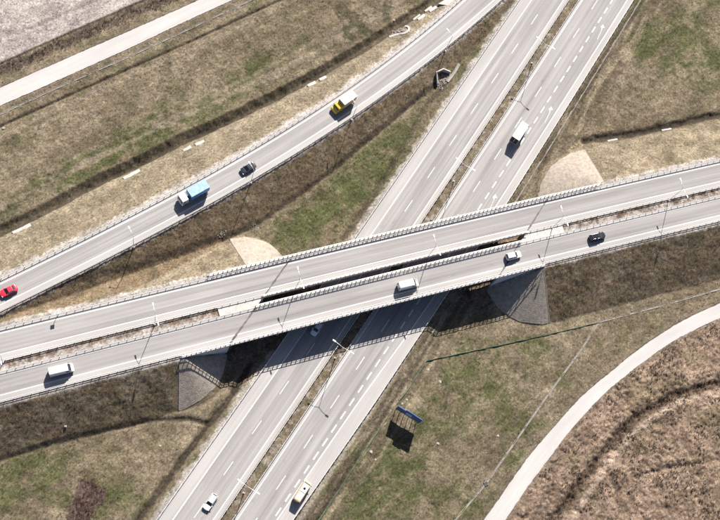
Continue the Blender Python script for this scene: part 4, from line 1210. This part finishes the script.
def quad(parent, name, pts, mat, off=0.006):
    """a thin solid pane on four or more coplanar points, lifted along its normal and 8 mm thick"""
    p_ = [Vector(q) for q in pts]; n = (p_[1]-p_[0]).cross(p_[2]-p_[0]).normalized()
    k = len(p_)
    V = [q + n*off for q in p_] + [q - n*.02 for q in p_]
    F = [tuple(range(k)), tuple(range(k, 2*k))[::-1]] + [(i, (i+1) % k, k+(i+1) % k, k+i) for i in range(k)]
    return MB().add(V, F).build(name, mat, parent)
def cabin(parent, xr0, xr1, xf1, xf0, zb, zt, wb, wt, body, glass, roof_mat=None):
    """greenhouse: painted pillars and roof with separate panes. xr0/xf0 at the belt, xr1/xf1 at the roof"""
    V = [(xr0,-wb,zb),(xf0,-wb,zb),(xf0,wb,zb),(xr0,wb,zb),(xr1,-wt,zt),(xf1,-wt,zt),(xf1,wt,zt),(xr1,wt,zt)]
    me = MB().add(V, [(0,3,2,1),(4,5,6,7),(0,1,5,4),(1,2,6,5),(2,3,7,6),(3,0,4,7)]).me('cabin'); bevel_mesh(me, 0.07, 3)
    link('cabin', me, body, parent)
    def lerp(a, b, f): return tuple(a[i] + (b[i]-a[i])*f for i in range(3))
    def face(a, b, c, d, u0, u1, v0, v1):
        def pt(u, v): return lerp(lerp(a, b, u), lerp(d, c, u), v)
        return [pt(u0, v0), pt(u1, v0), pt(u1, v1), pt(u0, v1)]
    quad(parent, 'windscreen', face(V[1], V[2], V[6], V[5], .05, .95, .04, .93), glass, .012)
    quad(parent, 'rear_window', face(V[3], V[0], V[4], V[7], .09, .91, .12, .90), glass, .012)
    for a, b, c, d in ((V[0], V[1], V[5], V[4]), (V[2], V[3], V[7], V[6])):
        quad(parent, 'side_window', face(a, b, c, d, .07, .50, .10, .90), glass, .012)
        quad(parent, 'side_window', face(a, b, c, d, .53, .93, .10, .90), glass, .012)
    if roof_mat: quad(parent, 'sunroof', [(xr1+.35,-wt*.7,zt), (xf1-.3,-wt*.7,zt), (xf1-.3,wt*.7,zt), (xr1+.35,wt*.7,zt)], roof_mat, .004)
def lights(g, xf, xr, hw, zf, zr):
    for sg in (1, -1):
        me = MB().box(xf-.22, xf+.012, sg*hw*.72-.19, sg*hw*.72+.19, zf-.08, zf+.09).me('headlight'); link('headlight', me, M['lamp_clear'], g)
        me = MB().box(xr-.012, xr+.16, sg*hw*.76-.15, sg*hw*.76+.15, zr-.12, zr+.14).me('tail_light'); link('tail_light', me, M['lamp_red'], g)
    MB().box(xf-.02, xf+.02, -.26, .26, .42, .53).build('number_plate', M['plate'], g)
def mirrors(g, x, hw, z, mat):
    for sg in (1, -1):
        me = MB().box(x-.10, x+.10, sg*(hw+.02)-.11, sg*(hw+.02)+.11, z-.08, z+.09).me('mirror'); bevel_mesh(me, .03, 1); link('mirror', me, mat, g)
def car(loc, ang, label, body, L=4.35, W=1.78, H=1.46, kind='hatch', sunroof=None, name='car'):
    g = empty(name, loc, ang, label, 'car')
    a, hw = L/2, W/2
    hood = .98 if kind != 'suv' else 1.08; belt = .93 if kind != 'suv' else 1.05
    prof = [(-a+.12,.24),(a-.15,.24),(a-.03,.38),(a,.56),(a-.06,.70),(a-.28,hood-.20),(a-.75,hood-.10),(a*.36,hood-.02),(a*.30,belt),
            (-a+.55,belt+.02),(-a+.20,belt),(-a+.03,belt-.14),(-a,.62),(-a+.04,.40)]
    link('body', slab_body(prof, hw, .10, lambda z: 1.0 - .07*max(0, (z-.6)/.5), .34, .2), body, g)
    xr0, xr1 = {'hatch': (-a+.08, -a+.52), 'sedan': (-a+.62, -a+1.25), 'suv': (-a+.06, -a+.34)}[kind]
    cabin(g, xr0, xr1, a*.06, a*.44, belt-.02, H, hw*.90, hw*.72, body, M['glass'], sunroof)
    for x in (a*.60, -a*.60):
        for y in (hw-.115, -hw+.115): wheel(g, x, y, .315 if kind != 'suv' else .35)
    MB().box(-a+.3, a-.3, -hw+.14, hw-.14, .16, .26).build('underbody', M['black'], g)
    lights(g, a-.20, -a+.10, hw, .66, .80); mirrors(g, a*.33, hw, belt+.08, body)
    return g
def van(loc, ang, label, body, L=5.6, W=2.0, H=2.45, nose=1.25, roof=None, windows=False, cat='van', name='van', hatch=None):
    g = empty(name, loc, ang, label, cat)
    a, hw = L/2, W/2
    prof = [(-a+.05,.32),(a-.10,.32),(a,.55),(a-.03,.86),(a-.22,1.12),(a-nose*.62,1.32),(a-nose*1.30,H-.12),(a-nose*1.75,H),(-a+.22,H),(-a+.06,H-.10),(-a,H*.6)]
    link('body', slab_body(prof, hw, .12, lambda z: 1.0 - .10*max(0, (z-1.1)/1.5), .25, .06), body, g)
    wz0, wz1 = 1.36, H-.16; x0, x1 = a-nose*.66, a-nose*1.27
    quad(g, 'windscreen', [(x0,-hw*.86,wz0), (x0,hw*.86,wz0), (x1,hw*.80,wz1), (x1,-hw*.80,wz1)], M['glass'], .03)
    def yy(z): return hw*(1.0 - .10*max(0, (z-1.1)/1.5))
    for sg in (1, -1):
        p_ = [(a-nose*.85,sg*yy(1.4),1.4),(a-nose*1.85,sg*yy(1.4),1.4),(a-nose*1.85,sg*yy(H-.4),H-.4),(a-nose*1.32,sg*yy(H-.4),H-.4)]
        quad(g, 'side_window', p_ if sg > 0 else p_[::-1], M['glass'], -.035 if False else .012)
        if windows:
            n = 3; xa, xb = -a+.25, a-nose*1.95
            for k in range(n):
                u0 = xa + (xb-xa)*(k+.06)/n; u1 = xa + (xb-xa)*(k+.94)/n
                p_ = [(u1,sg*yy(1.4),1.4),(u0,sg*yy(1.4),1.4),(u0,sg*yy(H-.45),H-.45),(u1,sg*yy(H-.45),H-.45)]
                quad(g, 'side_window', p_ if sg > 0 else p_[::-1], M['glass'], .012)
    for sg in (1, -1):
        p_ = [(-a,-sg*.06,1.35),(-a,-sg*hw*.8,1.35),(-a+.04,-sg*hw*.76,H-.35),(-a+.04,-sg*.06,H-.35)]
        quad(g, 'rear_window', p_ if sg > 0 else p_[::-1], M['glass'], .012)
    for x in (a-.95, -a+1.15):
        for y in (hw-.13, -hw+.13): wheel(g, x, y, .36, .23)
    MB().box(-a+.3, a-.3, -hw+.2, hw-.2, .22, .34).build('underbody', M['black'], g)
    lights(g, a-.06, -a+.005, hw, .86, 1.0); mirrors(g, a-nose*.95, hw+.08, 1.45, M['black'])
    # roof ribs and seams
    for k in range(4):
        x = -a+.6 + k*(L-nose*1.75-1.0)/3.4
        MB().box(x-.025, x+.025, -hw*.72, hw*.72, H-.02, H+.014).build('roof_rib', body, g)
    for sg in (1, -1):
        MB().box(-a+.25, a-nose*1.8, sg*hw*.84-.02, sg*hw*.84+.02, H-.045, H+.006).build('roof_gutter', M['concrete_dark'], g)
        MB().box(-a+.3, a-.6, sg*hw*1.0-.02, sg*hw*1.0+.02, .62, .74).build('side_trim', M['black'], g)
        MB().box(a-nose*1.95-.02, a-nose*1.95+.012, sg*hw*.985-.02, sg*hw*.985+.012, .5, 1.35).build('door_seam', M['black'], g)
    if roof:
        quad(g, 'roof_panel', [(-a+.45,-hw*.66,H), (a-nose*1.8,-hw*.66,H), (a-nose*1.8,hw*.66,H), (-a+.45,hw*.66,H)], roof, .02)
    if hatch:
        MB().box(a-nose*1.75-1.1, a-nose*1.75-.55, -.28, .28, H+.01, H+.06).build('roof_hatch', hatch, g)
        MB().box(-a+L*.42, -a+L*.42+.14, -hw*.66, hw*.66, H+.01, H+.045).build('roof_bar', M['black'], g)
    return g
def truck(loc, ang, label, cabm, boxm, sidem, cab_len, gap, box_len, W, cab_h, box_z0, box_h, axles, bonnet=0.0, name='truck', door=None):
    """rigid truck; origin midway along the whole length"""
    L = cab_len + gap + box_len; a = L/2; hw = W/2
    g = empty(name, loc, ang, label, 'truck')
    MB().box(-a+.1, a-.5, -.42, .42, .55, .82).build('chassis', M['black'], g)
    prof = [(a-cab_len,.5),(a-.06,.5),(a,.8),(a-bonnet*.15,1.45),(a-bonnet-.06,1.6),(a-bonnet-.30,cab_h-.10),(a-bonnet-.55,cab_h),(a-cab_len+.08,cab_h),(a-cab_len,cab_h-.1)]
    link('cab', slab_body(prof, hw*.95, .09, lambda z: 1-.05*max(0, (z-1.2)/1.4)), cabm, g)
    x0, x1 = a-bonnet-.075, a-bonnet-.285
    quad(g, 'windscreen', [(x0,-hw*.84,1.68), (x0,hw*.84,1.68), (x1,hw*.80,cab_h-.16), (x1,-hw*.80,cab_h-.16)], M['glass'], .03)
    for sg in (1, -1):
        p_ = [(a-bonnet-.35,sg*hw*.925,1.65),(a-bonnet-1.15,sg*hw*.925,1.65),(a-bonnet-1.15,sg*hw*.905,cab_h-.3),(a-bonnet-.48,sg*hw*.905,cab_h-.3)]
        quad(g, 'side_window', p_ if sg > 0 else p_[::-1], M['glass'], .012)
    me = MB().box(-a, -a+box_len, -hw, hw, box_z0, box_z0+box_h).me('cargo_box'); bevel_mesh(me, .05, 2); link('cargo_box', me, sidem, g)
    me = MB().box(-a-.01, -a+box_len+.01, -hw-.01, hw+.01, box_z0+box_h-.03, box_z0+box_h+.03).me('box_roof'); bevel_mesh(me, .02, 1); link('box_roof', me, boxm, g)
    for k in range(6):
        x = -a + box_len*(k+.5)/6
        for sg in (1, -1): MB().box(x-.03, x+.03, sg*hw-.02, sg*hw+.02, box_z0+.1, box_z0+box_h-.08).build('side_rib', sidem, g)
        MB().box(x-.025, x+.025, -hw*.97, hw*.97, box_z0+box_h+.02, box_z0+box_h+.045).build('roof_rib', boxm, g)
    for sg in (1, -1): MB().box(-a-.03, -a+.0, sg*hw*.48-.42*hw, sg*hw*.48+.42*hw, box_z0+.1, box_z0+box_h-.1).build('rear_door', door or sidem, g)
    MB().box(-a-.08, -a+.02, -hw*.9, hw*.9, .5, .68).build('bumper', M['galv'], g)
    for x in axles:
        for sg in (1, -1): wheel(g, x, sg*(hw-.17), .46, .30)
    lights(g, a-.03, -a-.02, hw*.95, .85, .95); mirrors(g, a-bonnet-.35, hw+.10, 1.9, M['black'])
    MB().box(-a+box_len*.25, -a+box_len*.6, hw*.55, hw*.9, .45, .8).box(-a+box_len*.25, -a+box_len*.6, -hw*.9, -hw*.55, .45, .8).build('side_locker', M['black'], g)
    return g

def on_ramp(pt):
    i = int(np.argmin(np.hypot(RAMP[:, 0]-pt[0], RAMP[:, 1]-pt[1])))
    dx, dy = RAMP[i+1] - RAMP[i-1]; dx0, dy0 = pt[0]-RAMP[i, 0], pt[1]-RAMP[i, 1]
    d = math.hypot(dx, dy); l = RAMP_LEN[i] + (dx0*dx + dy0*dy)/d
    return float(np.interp(l, RAMP_LEN, RAMP_ZS)), math.atan2(-dy, -dx)
MDIR = math.atan2(MU[1], MU[0])
z, a = on_ramp(P['red_car']); car((*P['red_car'], z), a, 'red hatchback on the slip road at the left edge', M['red_body'], 4.3, 1.78, 1.45, 'sedan')
z, a = on_ramp(P['blue_truck_box'])
c_ = ((P['blue_truck_cab'][0]+P['blue_truck_box'][0])/2 + .35, (P['blue_truck_cab'][1]+P['blue_truck_box'][1])/2 + .3)
truck((*c_, z), a, 'truck with white cab and blue covered cargo box on the slip road', M['white_body'], M['blue_tarp'], M['blue_side'], 2.0, 0.7, 5.3, 2.5, 2.75, 1.15, 2.35, (2.75, -2.0, -3.2), 0.0)
z, a = on_ramp(P['dark_car']); car((*P['dark_car'], z), a, 'dark blue saloon behind the blue truck on the slip road', M['dark_body'], 4.5, 1.8, 1.44, 'sedan')
z, a = on_ramp(P['yellow_truck_box'])
c_ = ((P['yellow_truck_cab'][0]+P['yellow_truck_box'][0])/2 + .3, (P['yellow_truck_cab'][1]+P['yellow_truck_box'][1])/2 + .25)
truck((*c_, z), a, 'truck with yellow cab and white-roofed box on the slip road', M['yellow_body'], M['white_body'], M['tan_side'], 2.5, 0.1, 4.5, 2.3, 2.45, 1.0, 2.4, (2.3, -1.9), 0.75)
wx, wy = P['white_truck_box']
truck((wx + MU[0]*1.2, wy + MU[1]*1.2, 0), MDIR, 'white box truck on the right carriageway north of the bridge', M['white_body'], M['white_body'], M['white_body'], 1.75, 0.15, 5.0, 2.35, 2.5, 0.95, 2.55, (2.5, -2.0), 0.15, door=M['black'])  # black rear doors: the shade on the truck's back put into the colour
ub_ang = BA
car((*P['black_car'], ZB), ub_ang, 'black estate car on the southern crossing road, right of the bridge', M['black_body'], 4.75, 1.85, 1.62, 'suv', M['glass'])
car((*P['white_mpv'], ZB), ub_ang, 'white people carrier at the right end of the southern bridge deck', M['white_body'], 4.4, 1.82, 1.66, 'suv')
van((*P['white_van_bridge'], ZB), ub_ang, 'white van in the middle of the southern bridge deck', M['white_body'], 5.5, 2.0, 2.5, 1.15, roof=M['white_body'])
van((*P['white_van_left'], ZB), ub_ang, 'long white van on the southern crossing road at the left', M['white_body'], 5.8, 2.02, 2.55, 1.05)
car((*P['silver_car'], 0), MDIR + math.pi, 'silver hatchback coming out from under the bridge', M['silver_body'], 4.05, 1.74, 1.46, 'hatch')
car((*P['white_car'], 0), MDIR + math.pi, 'white hatchback on the left carriageway at the bottom edge', M['white_body'], 4.3, 1.78, 1.5, 'hatch')
van((*P['yellow_minibus'], 0), MDIR, 'amber minibus with pale roof panels on the shoulder at the bottom edge', M['amber_body'], 5.7, 2.0, 2.4, .8, roof=M['white_body'], windows=True, cat='minibus', name='minibus', hatch=M['glass'])

# ------------------------------------------------------------------ vegetation: tufts of real blades
def tufts(name, X, Y, size, cols, label, cat, blades=5, lean=0.55, width=0.16):
    """one mesh of many tufts; each blade a thin leaning triangle"""
    n = len(X)
    Z = np.array([ground_z(a, b) for a, b in zip(X, Y)]) if n < 1500 else bilinear(X, Y)
    rg = np.random.default_rng(n)
    ang = rg.random((n, blades)) * 2 * np.pi
    h = size[:, None] * (0.55 + 0.6 * rg.random((n, blades)))
    le = h * lean * (0.3 + rg.random((n, blades)))
    r0 = size[:, None] * 0.18 * rg.random((n, blades))
    w = size[:, None] * width * (0.6 + 0.8 * rg.random((n, blades)))
    ca, sa = np.cos(ang), np.sin(ang)
    bx = X[:, None] + ca * r0; by = Y[:, None] + sa * r0
    V = np.empty((n, blades, 3, 3), np.float32)
    V[..., 0, 0] = bx - sa * w; V[..., 0, 1] = by + ca * w; V[..., 0, 2] = Z[:, None] - 0.06
    V[..., 1, 0] = bx + sa * w; V[..., 1, 1] = by - ca * w; V[..., 1, 2] = Z[:, None] - 0.06
    V[..., 2, 0] = bx + ca * le; V[..., 2, 1] = by + sa * le; V[..., 2, 2] = Z[:, None] + h
    nt = n * blades
    me = bpy.data.meshes.new(name)
    me.vertices.add(nt * 3); me.vertices.foreach_set('co', V.ravel())
    me.loops.add(nt * 3); me.loops.foreach_set('vertex_index', np.arange(nt * 3, dtype=np.int32))
    me.polygons.add(nt); me.polygons.foreach_set('loop_start', np.arange(0, nt * 3, 3, dtype=np.int32))
    me.update(calc_edges=True)
    c = np.repeat(cols * (0.75 + 0.5 * rg.random((n, 1))), blades * 3, axis=0)
    paint(me, c)
    o = link(name, me, M['blade']); tag(o, label, cat, kind='stuff'); return o
def bilinear(X, Y):
    i = np.clip(np.searchsorted(AX, X) - 1, 0, len(AX) - 2); j = np.clip(np.searchsorted(AY, Y) - 1, 0, len(AY) - 2)
    fx = (X - AX[i]) / (AX[i+1] - AX[i]); fy = (Y - AY[j]) / (AY[j+1] - AY[j])
    return (GZ[j, i] * (1-fx) + GZ[j, i+1] * fx) * (1-fy) + (GZ[j+1, i] * (1-fx) + GZ[j+1, i+1] * fx) * fy
N0 = 190000
X = RNG.uniform(-58, 182, N0); Y = RNG.uniform(12, 202, N0)
zz, R = land(X, Y)
C = cover(X, Y, R)
bare = (R['cor'] > 0.5) | (R['top'] & (R['west'] | R['east'])) | ((R['q'] > -2.6) & (R['q'] < R['re'] + .4)) | R['path_north_in'] | R['path_se_upper_in'] | R['field']
# keep the paved cones, the bridge and pale gravel free
t_, e_ = R['t'], R['e']
bare |= R['cones']
bare |= (e_ > -3) & (e_ < 18) & ~R['west'] & ~R['east']
bare |= np.minimum(R['path_north'], R['path_se_upper']) < 0.45
lum = C.mean(1)
dens = fbm(X, Y, 5, 81, 3)
keep = ~bare & ~R['reeds'] & (lum < 0.2) & (RNG.random(N0) < 0.25 + 0.75 * sstep(0.4, 0.62, dens))
k = np.where(keep)[0][:80000]
tufts('grass', X[k], Y[k], RNG.uniform(.08, .19, len(k)), C[k] * 1.2, 'short dry and green grass on the banks and verges', 'grass', 4, .7, .35)
k = np.where(~bare & R['reeds'])[0]
k2 = k[:15000]
rs_ = RNG.uniform(.10, .24, len(k2)) * (0.7 + 0.9 * sstep(.42, .62, fbm(X[k2], Y[k2], 4, 83, 3)))
tufts('reeds', X[k2], Y[k2], rs_, C[k2] * 0.5 + np.array((0.15, 0.118, 0.09)), 'dead brown reeds and rough grass right of the curved footpath', 'reeds', 7, .9, 0.34)
# scrub: the dark strip beside the field, the reddish patch, the reed ditch
d = R['scrub_band']; ns = fbm(X, Y, 3, 85, 3)
m1 = (d < 2.0 * ns * 1.6 - .1) & ~R['path_north_in']
m2 = inpoly(X + RNG.normal(0, .7, N0), Y + RNG.normal(0, .7, N0), G['scrub_patch'])
m3 = (R['reed_ditch'] < 1.3) & R['reeds']
for nm, mk, col, lb, hh in (('scrub', m1, (0.085, 0.066, 0.052), 'strip of dark leafless scrub between the field and the service road', (.22, .5)),
                            ('scrub', m2, (0.105, 0.070, 0.058), 'patch of reddish brown scrub in the grass at the lower left', (.25, .65)),
                            ('scrub', m3, (0.080, 0.058, 0.045), 'dark scrub lining the curved ditch in the rough ground', (.2, .5))):
    XX = []; YY = []
    k = np.where(mk)[0]
    if len(k) == 0: continue
    XX = np.concatenate([X[k] + RNG.normal(0, .25, len(k)) for _ in range(2)]); YY = np.concatenate([Y[k] + RNG.normal(0, .25, len(k)) for _ in range(2)])
    tufts(nm, XX, YY, RNG.uniform(*hh, len(XX)), np.tile(np.array(col), (len(XX), 1)) * RNG.uniform(.6, 1.5, (len(XX), 1)), lb, 'scrub', 6, .8, .07)
